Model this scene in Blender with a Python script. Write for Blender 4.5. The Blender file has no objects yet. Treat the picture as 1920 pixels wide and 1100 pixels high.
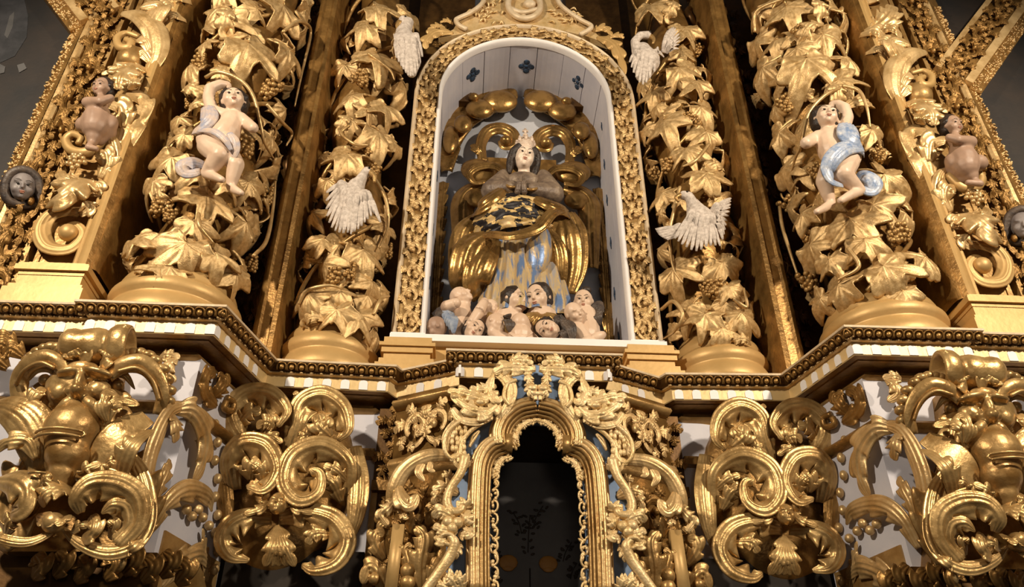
import bpy, math, random
import numpy as np
from mathutils import Vector, Matrix

# ------------------------------------------------------------------ camera
SC = bpy.context.scene
COL = SC.collection
FPX, PIT, YAW, ROLL = 1563.4, 0.6024, 0.0573, 0.001
CAM = np.array([-0.3774, 0.0, 1.6])
_F = np.array([math.sin(YAW)*math.cos(PIT), math.cos(YAW)*math.cos(PIT), math.sin(PIT)])
_R0 = np.array([math.cos(YAW), -math.sin(YAW), 0.0])
_U0 = np.cross(_R0, _F)
_R = _R0*math.cos(ROLL)+_U0*math.sin(ROLL)
_U = -_R0*math.sin(ROLL)+_U0*math.cos(ROLL)
cd = bpy.data.cameras.new('camera')
cd.sensor_width = 36.0
cd.lens = FPX/1920*36.0
co = bpy.data.objects.new('camera', cd)
COL.objects.link(co)
co.matrix_world = Matrix(((_R[0], _U[0], -_F[0], CAM[0]), (_R[1], _U[1], -_F[1], CAM[1]), (_R[2], _U[2], -_F[2], CAM[2]), (0, 0, 0, 1)))
SC.camera = co

# ------------------------------------------------------------------ world and lamps
wd = bpy.data.worlds.new('church_interior'); SC.world = wd
wd.use_nodes = True
wd.node_tree.nodes['Background'].inputs[0].default_value = (0.60, 0.52, 0.45, 1)
wd.node_tree.nodes['Background'].inputs[1].default_value = 0.085

def spot(name, loc, target, power, color, size, angle):
    l = bpy.data.lights.new(name, 'SPOT'); l.energy = power; l.color = color
    l.shadow_soft_size = size; l.spot_size = math.radians(angle); l.spot_blend = 0.6
    o = bpy.data.objects.new(name, l); COL.objects.link(o)
    o.location = loc
    o.rotation_euler = (Vector(target)-Vector(loc)).to_track_quat('-Z', 'Y').to_euler()
    return o
spot('spot_lamp_nave_left', (-4.0, -0.6, 6.3), (-0.9, 4.4, 4.2), 1560, (1.0, 0.84, 0.64), 0.16, 95)
spot('spot_lamp_nave_right', (4.0, -0.6, 6.3), (0.9, 4.4, 4.2), 1560, (1.0, 0.84, 0.64), 0.16, 95)
spot('fill_spot_low', (0.2, -2.2, 2.6), (0.0, 4.4, 3.6), 60, (1.0, 0.86, 0.68), 0.5, 100)  # added low front fill, brings highlights to the gold

vs = SC.view_settings
vs.view_transform = 'Standard'; vs.look = 'None'; vs.exposure = -0.1; vs.gamma = 1.0
vs.use_curve_mapping = False

# ------------------------------------------------------------------ pixel helpers (left half; the right half is its mirror)
def ray(u, v):
    return _F + _R*(u-960)/FPX - _U*(v-550)/FPX
def W(u, v, Y):
    d = ray(u, v); return CAM + d*(Y/d[1])
def WZ(u, v, Z):
    d = ray(u, v); return CAM + d*((Z-CAM[2])/d[2])
def WP(u, v, p0, n):
    d = ray(u, v); n = np.array(n, float); return CAM + d*(((np.array(p0)-CAM)@n)/(d@n))
def WC(u, v, cx, cy, r):
    """hit a vertical cylinder; returns point and outward normal"""
    d = ray(u, v); o = CAM-np.array([cx, cy, 0])
    a = d[0]**2+d[1]**2; b = 2*(o[0]*d[0]+o[1]*d[1]); c_ = o[0]**2+o[1]**2-r*r
    D = b*b-4*a*c_
    if D < 0:
        t = -b/(2*a)
    else:
        t = (-b-math.sqrt(D))/(2*a)
    p = CAM+d*t
    n = p-np.array([cx, cy, p[2]]); n[2] = 0; n /= (np.linalg.norm(n)+1e-9)
    return np.array([cx, cy, p[2]])+n*r, n
def pxm(p):
    """metres per photo pixel at a world point"""
    return ((np.array(p)-CAM)@_F)/FPX

# ------------------------------------------------------------------ mesh helpers
def nrm(v):
    v = np.array(v, float); return v/(np.linalg.norm(v)+1e-12)
def catmull(c, n, closed=False):
    c = np.array(c, float)
    if len(c) == 2:
        t = np.linspace(0, 1, n)[:, None]; return c[0]*(1-t)+c[1]*t
    if closed:
        p = np.vstack([c[-1], c, c[0], c[1]]); k = len(c)
    else:
        p = np.vstack([2*c[0]-c[1], c, 2*c[-1]-c[-2]]); k = len(c)-1
    out = []
    ts = np.linspace(0, k, n, endpoint=not closed)
    for t in ts:
        i = min(int(t), k-1); u = t-i
        a, b, d, e = p[i], p[i+1], p[i+2], p[i+3]
        out.append(0.5*((2*b)+(-a+d)*u+(2*a-5*b+4*d-e)*u*u+(-a+3*b-3*d+e)*u**3))
    return np.array(out)

class MB:
    def __init__(s):
        s.v = []; s.f = []; s.n = 0
    def add(s, v, f):
        v = np.asarray(v, float).reshape(-1, 3)
        for q in f: s.f.append(tuple(int(i)+s.n for i in q))
        s.v.append(v); s.n += len(v)
        return s
    def grid(s, P, wu=False, wv=False, flip=False):
        n, m = P.shape[:2]; f = []
        for i in range(n if wu else n-1):
            for j in range(m if wv else m-1):
                a = i*m+j; b = i*m+(j+1) % m; c = ((i+1) % n)*m+(j+1) % m; d = ((i+1) % n)*m+j
                f.append((a, d, c, b) if flip else (a, b, c, d))
        return s.add(P.reshape(-1, 3), f)
    def slab(s, P, off):
        """sheet P(n,m,3) with thickness vectors off(n,m,3) or (3,) behind it"""
        n, m = P.shape[:2]; Q = P+off
        f = []; N = n*m
        for i in range(n-1):
            for j in range(m-1):
                a = i*m+j; b = a+1; c = a+m+1; d = a+m
                f.append((a, b, c, d)); f.append((N+a, N+d, N+c, N+b))
        for i in range(n-1):
            a = i*m; d = a+m; f.append((a, d, N+d, N+a))
            a = i*m+m-1; d = a+m; f.append((a, N+a, N+d, d))
        for j in range(m-1):
            a = j; b = j+1; f.append((a, N+a, N+b, b))
            a = (n-1)*m+j; b = a+1; f.append((a, b, N+b, N+a))
        return s.add(np.concatenate([P.reshape(-1, 3), Q.reshape(-1, 3)]), f)
    def box(s, lo, hi):
        x0, y0, z0 = lo; x1, y1, z1 = hi
        v = [(x0, y0, z0), (x1, y0, z0), (x1, y1, z0), (x0, y1, z0), (x0, y0, z1), (x1, y0, z1), (x1, y1, z1), (x0, y1, z1)]
        return s.add(v, [(0, 3, 2, 1), (4, 5, 6, 7), (0, 1, 5, 4), (1, 2, 6, 5), (2, 3, 7, 6), (3, 0, 4, 7)])
    def obox(s, c, ax, ay, az):
        c, ax, ay, az = map(np.array, (c, ax, ay, az))
        v = [c-ax-ay-az, c+ax-ay-az, c+ax+ay-az, c-ax+ay-az, c-ax-ay+az, c+ax-ay+az, c+ax+ay+az, c-ax+ay+az]
        return s.add(v, [(0, 3, 2, 1), (4, 5, 6, 7), (0, 1, 5, 4), (1, 2, 6, 5), (2, 3, 7, 6), (3, 0, 4, 7)])
    def lathe(s, prof, c=(0, 0, 0), n=32, cap=True):
        a = np.linspace(0, 2*math.pi, n, endpoint=False)
        P = np.array([[(c[0]+r*math.cos(t), c[1]+r*math.sin(t), c[2]+z) for t in a] for r, z in prof])
        s.grid(P, wv=True)
        if cap:
            b = s.n-len(prof)*n
            s.f.append(tuple(b+j for j in reversed(range(n))))
            s.f.append(tuple(b+(len(prof)-1)*n+j for j in range(n)))
        return s
    def tube(s, ctrl, r, n=24, k=8, res=True, closed=False):
        pts = catmull(ctrl, n, closed) if res else np.array(ctrl, float); n = len(pts)
        rr = np.interp(np.linspace(0, 1, n), np.linspace(0, 1, len(r)), r) if hasattr(r, '__len__') else np.full(n, r)
        T = np.gradient(pts, axis=0) if not closed else np.roll(pts, -1, 0)-np.roll(pts, 1, 0)
        T /= (np.linalg.norm(T, axis=1)[:, None]+1e-12)
        N = np.cross(T[0], (0.31, 0.77, 0.55)); N /= np.linalg.norm(N)
        P = np.zeros((n, k, 3)); a = np.linspace(0, 2*math.pi, k, endpoint=False)
        for i in range(n):
            N = N-T[i]*(N@T[i]); N /= (np.linalg.norm(N)+1e-12); B = np.cross(T[i], N)
            P[i] = pts[i]+rr[i]*(np.cos(a)[:, None]*N+np.sin(a)[:, None]*B)
        s.grid(P, wu=closed, wv=True, flip=True)
        if not closed:
            b = s.n-n*k
            s.f.append(tuple(b+j for j in range(k))); s.f.append(tuple(b+(n-1)*k+j for j in reversed(range(k))))
        return s
    def ell(s, c, r, R=None, n=12, m=8):
        c = np.array(c, float); r = np.array(r if hasattr(r, '__len__') else (r, r, r), float)
        V = [(0, 0, -1)]
        for i in range(1, m):
            p = -math.pi/2+math.pi*i/m
            for j in range(n):
                t = 2*math.pi*j/n; V.append((math.cos(p)*math.cos(t), math.cos(p)*math.sin(t), math.sin(p)))
        V.append((0, 0, 1)); V = np.array(V)*r
        if R is not None: V = V@np.array(R).T
        f = []
        for j in range(n): f.append((0, 1+(j+1) % n, 1+j)); f.append((len(V)-1, 1+(m-2)*n+j, 1+(m-2)*n+(j+1) % n))
        for i in range(m-2):
            for j in range(n):
                a = 1+i*n+j; b = 1+i*n+(j+1) % n; f.append((a, b, b+n, a+n))
        return s.add(V+c, f)
    def prism(s, poly, y0, y1):
        """poly list of (x,z), extruded along y from y0 (front) to y1 (back)"""
        n = len(poly)
        v = [(x, y0, z) for x, z in poly]+[(x, y1, z) for x, z in poly]
        f = [tuple(range(n)), tuple(n+i for i in reversed(range(n)))]
        for i in range(n):
            j = (i+1) % n; f.append((i, n+i, n+j, j))
        return s.add(v, f)
    def strap(s, ctrl, w, N=(0, -1, 0), n=30, m=17, bulge=.32, flutes=4, famp=.16, lobes=6, lamp=.55, side=0,
              thick=.16, start=.55, tip=.12, sweep=.45, lift=.30, peak=.4, cup=.45):
        """carved acanthus strap along a path: sharp flutes, toothed lobes with cut veins, tapering tip"""
        m = max(m, 15); n = max(n, int(lobes*9)+1)
        p = catmull(ctrl, n); N = nrm(N)
        T = np.gradient(p, axis=0); T /= (np.linalg.norm(T, axis=1)[:, None]+1e-12)
        S = np.cross(T, N); S /= (np.linalg.norm(S, axis=1)[:, None]+1e-12)
        t = np.linspace(0, 1, n)
        pr = np.where(t < peak, start+(1-start)*np.sin(t/peak*math.pi/2), tip+(1-tip)*np.cos((t-peak)/(1-peak)*math.pi/2)**.8)
        ww = w*pr
        if lobes:
            ta = (lobes*t) % 1.0; lob = 1.75*ta**.75*(1-ta**6)**.8-.15; cut = np.exp(-(np.minimum(ta, 1-ta)/.10)**2)
        else:
            ta = np.zeros(n); lob = np.full(n, .5); cut = np.zeros(n)
        tn = np.einsum('ij,j->i', np.cross(T[:-1], T[1:]), N); tn = np.append(tn, tn[-1])*n/6.0
        k_ = np.ones(7)/7; tn = np.convolve(np.pad(tn, 3, 'edge'), k_, 'valid'); inn = -np.clip(tn, -1, 1)   # + : +x side is the hollow of the curve
        q = np.linspace(-1, 1, m); P = np.zeros((n, m, 3)); off = np.zeros((n, m, 3))
        for j, x in enumerate(q):
            on = (1.0 if (lobes and (side == 0 or side*x > 0)) else 0.0) if side != 2 else np.clip(x*inn*3, 0, 1)
            ax = abs(x)
            e = 1+on*lamp*(lob-.55)*ax**2
            h = bulge*max(0, 1-x*x)**.75+famp*(abs(math.cos(math.pi*flutes*(x+1)/2))-.6)*(1-.4*ax)
            h = h+on*(lift*(lob-.4)*ax**3-.22*cut*ax**1.2)
            h = h+(1-on)*.10*max(0, ax-.75)*4
            h = h-cup*np.maximum(0, x*inn)+.25*cup*np.maximum(0, -x*inn)
            P[:, j] = p+S*(ww*x*e)[:, None]+N*(ww*h)[:, None]+T*(ww*sweep*on*ax**2*(np.clip(lob, 0, 1)*.8))[:, None]
            off[:, j] = -N*(ww*thick*(1.3-.6*ax))[:, None]
        return s.slab(P, off)

MIRR = False
ORG = {}
def _o(parent):
    return ORG[parent.name] if parent is not None else np.zeros(3)
def tag(o, label, cat, group=None):
    o['label'] = label; o['category'] = cat
    if group: o['group'] = group
    return o
def thing(name, loc, label, cat, group=None):
    o = bpy.data.objects.new(name, None); COL.objects.link(o)
    loc = np.array(loc, float).copy()
    if MIRR: loc[0] = -loc[0]
    o.location = loc; ORG[o.name] = loc; o.empty_display_size = .1
    return tag(o, label, cat, group)
def mesh_of(mb, mat, smooth=True, mirror=False, org=None, name='m'):
    v = np.concatenate(mb.v).copy(); f = mb.f
    if mirror:
        v[:, 0] = -v[:, 0]; f = [q[::-1] for q in f]
    if org is not None: v = v-org
    me = bpy.data.meshes.new(name)
    me.from_pydata(v.tolist(), [], f)
    if smooth:
        me.polygons.foreach_set('use_smooth', [True]*len(me.polygons))
    me.materials.append(mat); me.update()
    return me
def mk(name, mb, mat, parent=None, smooth=True, label=None, cat=None, group=None, kind=None, edge=None):
    org = _o(parent)
    loc = org
    if parent is None:
        v = np.concatenate(mb.v); loc = (v.min(0)+v.max(0))/2; loc[2] = v[:, 2].min()
        if MIRR: loc[0] = -loc[0]
    me = mesh_of(mb, mat, smooth, MIRR, loc, name)
    o = bpy.data.objects.new(name, me); COL.objects.link(o)
    if parent is not None: o.parent = parent
    else: o.location = loc
    ORG[o.name] = loc
    if edge:
        try: me.set_sharp_from_angle(angle=math.radians(edge))
        except Exception: pass
    if label: o['label'] = label
    if cat: o['category'] = cat
    if group: o['group'] = group
    if kind: o['kind'] = kind
    return o
MX = Matrix.Diagonal((-1, 1, 1, 1))
def inst(name, me, M, parent, label=None):
    o = bpy.data.objects.new(name, me); COL.objects.link(o); o.parent = parent
    if MIRR: M = MX @ M
    o.matrix_basis = Matrix.Translation(Vector(-_o(parent))) @ M
    ORG[o.name] = _o(parent)
    if label: o['label'] = label
    return o
def frameM(c, x, y, z, s=1.0):
    return Matrix(((x[0]*s, y[0]*s, z[0]*s, c[0]), (x[1]*s, y[1]*s, z[1]*s, c[1]), (x[2]*s, y[2]*s, z[2]*s, c[2]), (0, 0, 0, 1)))
def mold(plan, prof, closed=False):
    """sweep profile [(out, z)] along plan [(x,y)], outward = right-hand side towards -y when going +x"""
    plan = [np.array(p, float) for p in plan]; n = len(plan); mit = []
    for i in range(n):
        a = nrm(plan[i]-plan[i-1]) if i > 0 else None
        b = nrm(plan[i+1]-plan[i]) if i < n-1 else None
        na = np.array([a[1], -a[0]]) if a is not None else None
        nb = np.array([b[1], -b[0]]) if b is not None else None
        if na is None: m = nb
        elif nb is None: m = na
        else:
            m = nrm(na+nb); m = m/max(.35, m@na)
        mit.append(m)
    P = np.array([[(plan[i][0]+mit[i][0]*d, plan[i][1]+mit[i][1]*d, z) for d, z in prof] for i in range(n)])
    mb = MB(); mb.grid(P)
    return mb
def rotx(a): c, s_ = math.cos(a), math.sin(a); return np.array([[1, 0, 0], [0, c, -s_], [0, s_, c]])
def roty(a): c, s_ = math.cos(a), math.sin(a); return np.array([[c, 0, s_], [0, 1, 0], [-s_, 0, c]])
def rotz(a): c, s_ = math.cos(a), math.sin(a); return np.array([[c, -s_, 0], [s_, c, 0], [0, 0, 1]])

def sculpt(name, mb, mat, parent, voxel=.008, smooth=4, **kw):
    """fuse overlapping closed shapes into one continuous skin"""
    global MIRR
    me = mesh_of(mb, mat, True, MIRR, None, name)
    o = bpy.data.objects.new(name, me); COL.objects.link(o)
    r = o.modifiers.new('r', 'REMESH'); r.mode = 'VOXEL'; r.voxel_size = voxel; r.use_smooth_shade = True
    s_ = o.modifiers.new('s', 'SMOOTH'); s_.iterations = smooth; s_.factor = .5
    dg = bpy.context.evaluated_depsgraph_get()
    m2 = bpy.data.meshes.new_from_object(o.evaluated_get(dg))
    bpy.data.objects.remove(o); bpy.data.meshes.remove(me)
    org = _o(parent) if parent is not None else None
    v = np.zeros(len(m2.vertices)*3); m2.vertices.foreach_get('co', v); v = v.reshape(-1, 3)
    if parent is None:
        org = (v.min(0)+v.max(0))/2; org[2] = v[:, 2].min()
    m2.vertices.foreach_set('co', (v-org).ravel()); m2.update()
    m2.polygons.foreach_set('use_smooth', [True]*len(m2.polygons))
    if not m2.materials: m2.materials.append(mat)
    o = bpy.data.objects.new(name, m2); COL.objects.link(o); m2.name = name
    if parent is not None: o.parent = parent
    else: o.location = org
    ORG[o.name] = org
    for k, v_ in kw.items(): o[{'cat': 'category'}.get(k, k)] = v_
    return o
def cap(mb, a, b, ra, rb, n=12, k=5):
    """tapered capsule"""
    a = np.array(a, float); b = np.array(b, float)
    mb.tube([a*(1-t)+b*t for t in np.linspace(0, 1, k)], [ra*(1-t)+rb*t for t in np.linspace(0, 1, k)], res=False, k=n)
    mb.ell(a, ra, n=n, m=8); mb.ell(b, rb, n=n, m=8)
    return mb

# ------------------------------------------------------------------ materials
MT = {}
def mat(name, c1, c2=None, metal=0.0, rough=.5, scale=8.0, bump=.1, bscale=60.0, rough2=None, c3=None, p3=.72, spec=.5, r0=.34, r1=.62, stretch=None):
    m = bpy.data.materials.new(name); m.use_nodes = True
    nt = m.node_tree; b = nt.nodes['Principled BSDF']; L = nt.links
    tc = nt.nodes.new('ShaderNodeTexCoord')
    if c2 is None:
        b.inputs['Base Color'].default_value = (*c1, 1)
    else:
        nz = nt.nodes.new('ShaderNodeTexNoise'); nz.inputs['Scale'].default_value = scale; nz.inputs['Detail'].default_value = 5
        nz.inputs['Roughness'].default_value = .62
        if stretch:
            mp = nt.nodes.new('ShaderNodeMapping'); mp.inputs['Scale'].default_value = stretch
            L.new(tc.outputs['Object'], mp.inputs['Vector']); L.new(mp.outputs['Vector'], nz.inputs['Vector'])
        else:
            L.new(tc.outputs['Object'], nz.inputs['Vector'])
        rp = nt.nodes.new('ShaderNodeValToRGB')
        rp.color_ramp.elements[0].position = r0; rp.color_ramp.elements[0].color = (*c1, 1)
        rp.color_ramp.elements[1].position = r1; rp.color_ramp.elements[1].color = (*c2, 1)
        if c3 is not None:
            e = rp.color_ramp.elements.new(p3); e.color = (*c3, 1)
        L.new(nz.outputs['Fac'], rp.inputs['Fac']); L.new(rp.outputs['Color'], b.inputs['Base Color'])
        if rough2 is not None:
            mr = nt.nodes.new('ShaderNodeMapRange'); mr.inputs['To Min'].default_value = rough2; mr.inputs['To Max'].default_value = rough
            mr.inputs['From Min'].default_value = .3; mr.inputs['From Max'].default_value = .65
            L.new(nz.outputs['Fac'], mr.inputs['Value']); L.new(mr.outputs['Result'], b.inputs['Roughness'])
    b.inputs['Metallic'].default_value = metal
    if rough2 is None: b.inputs['Roughness'].default_value = rough
    b.inputs['Specular IOR Level'].default_value = spec
    if bump:
        n2 = nt.nodes.new('ShaderNodeTexNoise'); n2.inputs['Scale'].default_value = bscale; n2.inputs['Detail'].default_value = 4
        L.new(tc.outputs['Object'], n2.inputs['Vector'])
        bp = nt.nodes.new('ShaderNodeBump'); bp.inputs['Strength'].default_value = bump; bp.inputs['Distance'].default_value = .01
        L.new(n2.outputs['Fac'], bp.inputs['Height']); L.new(bp.outputs['Normal'], b.inputs['Normal'])
    MT[name] = m
    return m
mat('gold_leaf', (.44, .27, .10), (.70, .49, .235), .48, .44, 7, .25, 45, .30)
mat('gold_console', (.33, .19, .062), (.60, .40, .165), .58, .42, 7, .3, 40, .28)
mat('gold_shaft', (.30, .16, .045), (.50, .32, .125), .55, .44, 6, .25, 40, .32)
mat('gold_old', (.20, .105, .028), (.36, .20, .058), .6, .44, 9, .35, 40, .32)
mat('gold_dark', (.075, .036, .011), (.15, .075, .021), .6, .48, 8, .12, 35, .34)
mat('gold_pale', (.50, .315, .115), (.60, .39, .155), .35, .48, 3, .12, 30)
mat('gold_rocaille', (.60, .41, .17), (.78, .58, .31), .35, .42, 14, .4, 70)
mat('gold_fascia', (.66, .47, .21), (.76, .56, .28), .25, .45, 5, .15, 40)
mat('gold_cream', (.60, .46, .28), (.74, .60, .42), .15, .5, 10, .2, 50)
mat('paint_white', (.80, .77, .76), (.86, .83, .81), 0, .5, 4, .06, 40)
mat('paint_white_shade', (.50, .50, .57), (.59, .58, .63), 0, .6, 3, .06, 40)  # same white paint, cooled and darkened where it lies in shade
mat('paint_blue', (.18, .27, .44), (.23, .33, .50), 0, .6, 5, .08, 40)
mat('niche_blue', (.34, .37, .44), (.46, .47, .51), 0, .65, 3, .1, 30)
mat('painted_motif', (.010, .012, .018), (.03, .07, .14), 0, .6, 30, 0)
mat('skin', (.62, .44, .31), (.72, .54, .40), 0, .42, 6, .05, 60)
mat('skin_dim', (.30, .19, .13), (.40, .26, .18), 0, .5, 6, .05, 60)  # skin darkened for the shadow over the side pilaster cherubs
mat('face_pale', (.80, .62, .48), (.86, .70, .56), 0, .38, 5, .03, 60)
mat('hair_dark', (.012, .007, .005), (.035, .02, .012), 0, .5, 30, .5, 60)
mat('eye_dark', (.01, .008, .006), None, 0, .2, bump=0)
mat('lip_red', (.46, .21, .14), None, 0, .4, bump=0)
mat('feather', (.40, .34, .29), (.66, .58, .51), 0, .6, 40, .3, 90)
mat('cloth_blue', (.30, .33, .44), (.62, .48, .38), .0, .45, 14, .3, 50, c3=(.66, .52, .40))
mat('mantle_gold', (.20, .105, .028), (.44, .26, .085), .75, .34, 8, .3, 30, .24)  # gold darkened to carry the shade inside the niche
mat('sash_patch', (.015, .012, .014), (.62, .42, .15), .3, .5, 9, .4, 30, c3=(.75, .6, .4), p3=.80, r0=.485, r1=.51, stretch=(1, 1, 2.2))
mat('skirt_stripe', (.14, .22, .40), (.62, .44, .19), .35, .4, 8, .3, 30, c3=(.40, .38, .38), p3=.66, r0=.42, r1=.52, stretch=(2.2, 2.2, .45))
mat('wing_dark', (.03, .022, .02), (.10, .07, .05), 0, .5, 20, .4, 50)
mat('wing_blue', (.14, .19, .30), (.32, .36, .42), 0, .5, 20, .3, 50)
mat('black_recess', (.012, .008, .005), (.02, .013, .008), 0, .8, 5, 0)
mat('dark_wood', (.022, .012, .006), (.045, .024, .010), 0, .6, 8, .1, 30)
mat('canvas_dark', (.009, .008, .008), (.022, .015, .011), 0, .6, 2.5, .05, 40, c3=(.05, .03, .02), p3=.8)
mat('robe_grey', (.016, .017, .02), (.04, .04, .045), 0, .6, 6, 0)
mat('crown_pale', (.62, .46, .34), (.78, .64, .52), .2, .5, 50, .6, 90)
mat('door_grey', (.11, .105, .11), (.16, .155, .155), 0, .6, 3, .05, 40)
mat('urn_gold', (.42, .18, .03), (.55, .26, .05), 0, .5, 12, .1, 40)
# ================================================================== the setting
H = 4.1          # height of the cornice shelf
o = mk('wall_back', MB().box((-6, 5.9, 0), (6, 6.0, 9.5)), MT['dark_wood'], kind='structure')

def quad_wall(mb, a, b, z0, z1, t=.06):
    """vertical slab between plan points a,b; thickness behind"""
    a = np.array(a); b = np.array(b); d = nrm(b-a); n = np.array([-d[1], d[0]])
    P = [(a[0], a[1], z0), (b[0], b[1], z0), (b[0]+n[0]*t, b[1]+n[1]*t, z0), (a[0]+n[0]*t, a[1]+n[1]*t, z0)]
    Q = [(x, y, z1) for x, y, z in P]
    mb.add(P+Q, [(0, 3, 2, 1), (4, 5, 6, 7), (0, 1, 5, 4), (1, 2, 6, 5), (2, 3, 7, 6), (3, 0, 4, 7)])
    return mb

# ------------------------------------------------------------------ cornice
half = [(-5.8, 3.85), (-2.50, 3.85), (-2.50, 3.818), (-1.70, 3.826), (-1.53, 4.395), (-.82, 4.425), (-.79, 4.475), (-.52, 4.345), (-.52, 4.215)]
plan = half+[(-x, y) for x, y in reversed(half)]
cor = thing('cornice', (0, 4.2, H-.2), 'gilded stepped cornice with egg moulding and row of white tablets', 'cornice')
mk('crown_fillet', mold(plan, [(-.03, H), (0, H), (.002, H-.006), (0, H-.014), (-.012, H-.018), (-.03, H-.022)]), MT['gold_cream'], cor, smooth=False)
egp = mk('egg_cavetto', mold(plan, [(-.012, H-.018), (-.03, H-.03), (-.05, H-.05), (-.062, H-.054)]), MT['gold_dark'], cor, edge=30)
bdp = mk('bead_fillet', mold(plan, [(-.062, H-.054), (-.056, H-.058), (-.058, H-.064), (-.07, H-.068), (-.08, H-.068)]), MT['gold_leaf'], cor, edge=30)
fsp = mk('fascia', mold(plan, [(-.08, H-.068), (-.08, H-.142), (-.085, H-.147)]), MT['gold_fascia'], cor, smooth=False)
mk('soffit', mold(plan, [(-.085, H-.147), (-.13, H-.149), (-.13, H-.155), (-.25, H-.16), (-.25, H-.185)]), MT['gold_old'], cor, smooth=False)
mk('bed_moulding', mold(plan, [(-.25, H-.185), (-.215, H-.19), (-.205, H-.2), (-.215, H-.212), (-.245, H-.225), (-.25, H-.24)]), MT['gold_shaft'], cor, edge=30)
led = MB(); n_ = len(plan)
bp = [(x, y) for x, y in plan]+[(5.8, 5.6), (-5.8, 5.6)]
led.add([(x, y+.004, H-.003) for x, y in bp]+[(x, y+.03, H-.02) for x, y in bp], [tuple(range(len(bp))), tuple(reversed(range(len(bp), 2*len(bp))))])
mk('shelf_top', led, MT['gold_pale'], cor, smooth=False)
# eggs and white tablets, one object each
egg = MB(); egg.ell((0, 0, -.002), (.017, .013, .018), n=10, m=7)
egg.tube([(-.025, .012, -.018), (-.026, -.004, .006), (-.012, -.014, .019), (.012, -.014, .019), (.026, -.004, .006), (.025, .012, -.018)], .0055, n=13, k=5)
egg_me = mesh_of(egg, MT['gold_old'], name='egg')
bead = MB(); bead.ell((0, 0, 0), (.014, .008, .0065), n=8, m=5); bead.ell((.02, 0, 0), (.005, .006, .005), n=6, m=4)
bead_me = mesh_of(bead, MT['gold_leaf'], name='bead')
tw, th = .026, .064
tab = MB()
prof_t = [(-tw, 0), (tw, 0), (tw, th*.72), (tw*.7, th*.93), (0, th), (-tw*.7, th*.93), (-tw, th*.72)]
tab.prism(prof_t, -.004, .01)
tab_me = mesh_of(tab, MT['paint_white'], smooth=False, name='tablet')
for i in range(len(plan)-1):
    a = np.array(plan[i]); b = np.array(plan[i+1]); L = np.linalg.norm(b-a)
    if L < .1: continue
    d = (b-a)/L; out = np.array([d[1], -d[0]])
    ang = math.atan2(d[1], d[0])
    R = Matrix.Rotation(ang, 4, 'Z')
    def put(me, s, dd, z, nm, par):
        p = a+d*s+out*dd
        if abs(p[0]) > 3.15: return
        inst(nm, me, Matrix.Translation((p[0], p[1], z)) @ R, par)
    k = max(1, int(L/.056))
    for j in range(k):
        s_ = (j+.5)*L/k; put(egg_me, s_, -.026, H-.037, 'egg_ornament', egp); put(bead_me, s_, -.054, H-.061, 'bead_ornament', bdp)
    k = max(1, int(round((L-.04)/.107)))
    for j in range(k):
        s_ = .03+(j+.5)*(L-.06)/k; put(tab_me, s_, -.08, H-.141, 'white_tablet', fsp)

# ------------------------------------------------------------------ pilasters, back panels, side parts: built for both sides
SIDE = {False: 'left', True: 'right'}
boss_me = {}
def bossmesh(kind):
    mb = MB()
    if kind == 0:
        mb.tube([(.0, 0, .0), (.25, 0, .1), (.35, 0, .4), (.1, 0, .62), (-.2, 0, .5), (-.25, 0, .25), (-.05, 0, .15), (.05, 0, .3)], [.1, .11, .11, .1, .09, .07, .06, .08], n=30, k=7)
        mb.strap([(-.1, 0, 0), (-.4, -.05, .3), (-.42, -.08, .7), (-.2, -.1, 1.0)], .16, n=18, m=7, lobes=3)
        mb.strap([(.3, 0, .1), (.5, -.05, .45), (.42, -.08, .8), (.2, -.1, 1.0)], .14, n=18, m=7, lobes=3)
        mb.ell((0, -.06, .32), .12, n=10, m=6)
    return mesh_of(mb, MT['gold_dark'], name='relief')
relief_me = bossmesh(0)

# small repeating acanthus relief unit (about 1 high, 1 wide, front towards -y)
def relief_unit(material, seed):
    r = random.Random(seed); mb = MB()
    t = np.linspace(0, 1, 16)
    sp = [(.42*math.cos(a)*(1-.78*k), -.05-.1*k, .52+.42*math.sin(a)*(1-.78*k)) for k, a in zip(t, -1.9+t*8.2)]
    mb.strap(sp[:12], .11, n=34, m=6, lobes=0, bulge=.5, tip=.5, start=.6)
    mb.ell(sp[-1], (.10, .1, .10), n=9, m=6)
    for (a, l, w_) in ((-.5, .42, .13), (.5, .38, .12), (1.5, .4, .12), (2.6, .42, .13), (3.6, .36, .12), (4.4, .3, .1)):
        c = np.array((.3*math.cos(a), -.06, .52+.3*math.sin(a))); dr = np.array((math.cos(a+.7), 0, math.sin(a+.7))); s2 = np.array((math.cos(a+1.6), 0, math.sin(a+1.6)))
        mb.strap([c, c+dr*l*.5+np.array((0, -.1, 0)), c+dr*l*.75+s2*l*.3+np.array((0, -.06, 0))], w_, n=14, m=6, lobes=3, tip=.25, lamp=.7)
    for k in range(3):
        a = r.uniform(0, 6.28); c = (.15*math.cos(a), -.08, .52+.15*math.sin(a)); c2 = (.3*math.cos(a+.9), -.14, .52+.3*math.sin(a+.9))
        mb.strap([c, ((c[0]+c2[0])/2, -.2, (c[2]+c2[2])/2), c2], .1, n=10, m=5, lobes=2, tip=.3)
    return mesh_of(mb, material, name='relief_scroll')
REL_G = [relief_unit(MT['gold_leaf'], s) for s in (1, 2)]
REL_O = [relief_unit(MT['gold_old'], s) for s in (3, 4)]
REL_D = [relief_unit(MT['gold_dark'], s) for s in (5, 6)]
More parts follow.
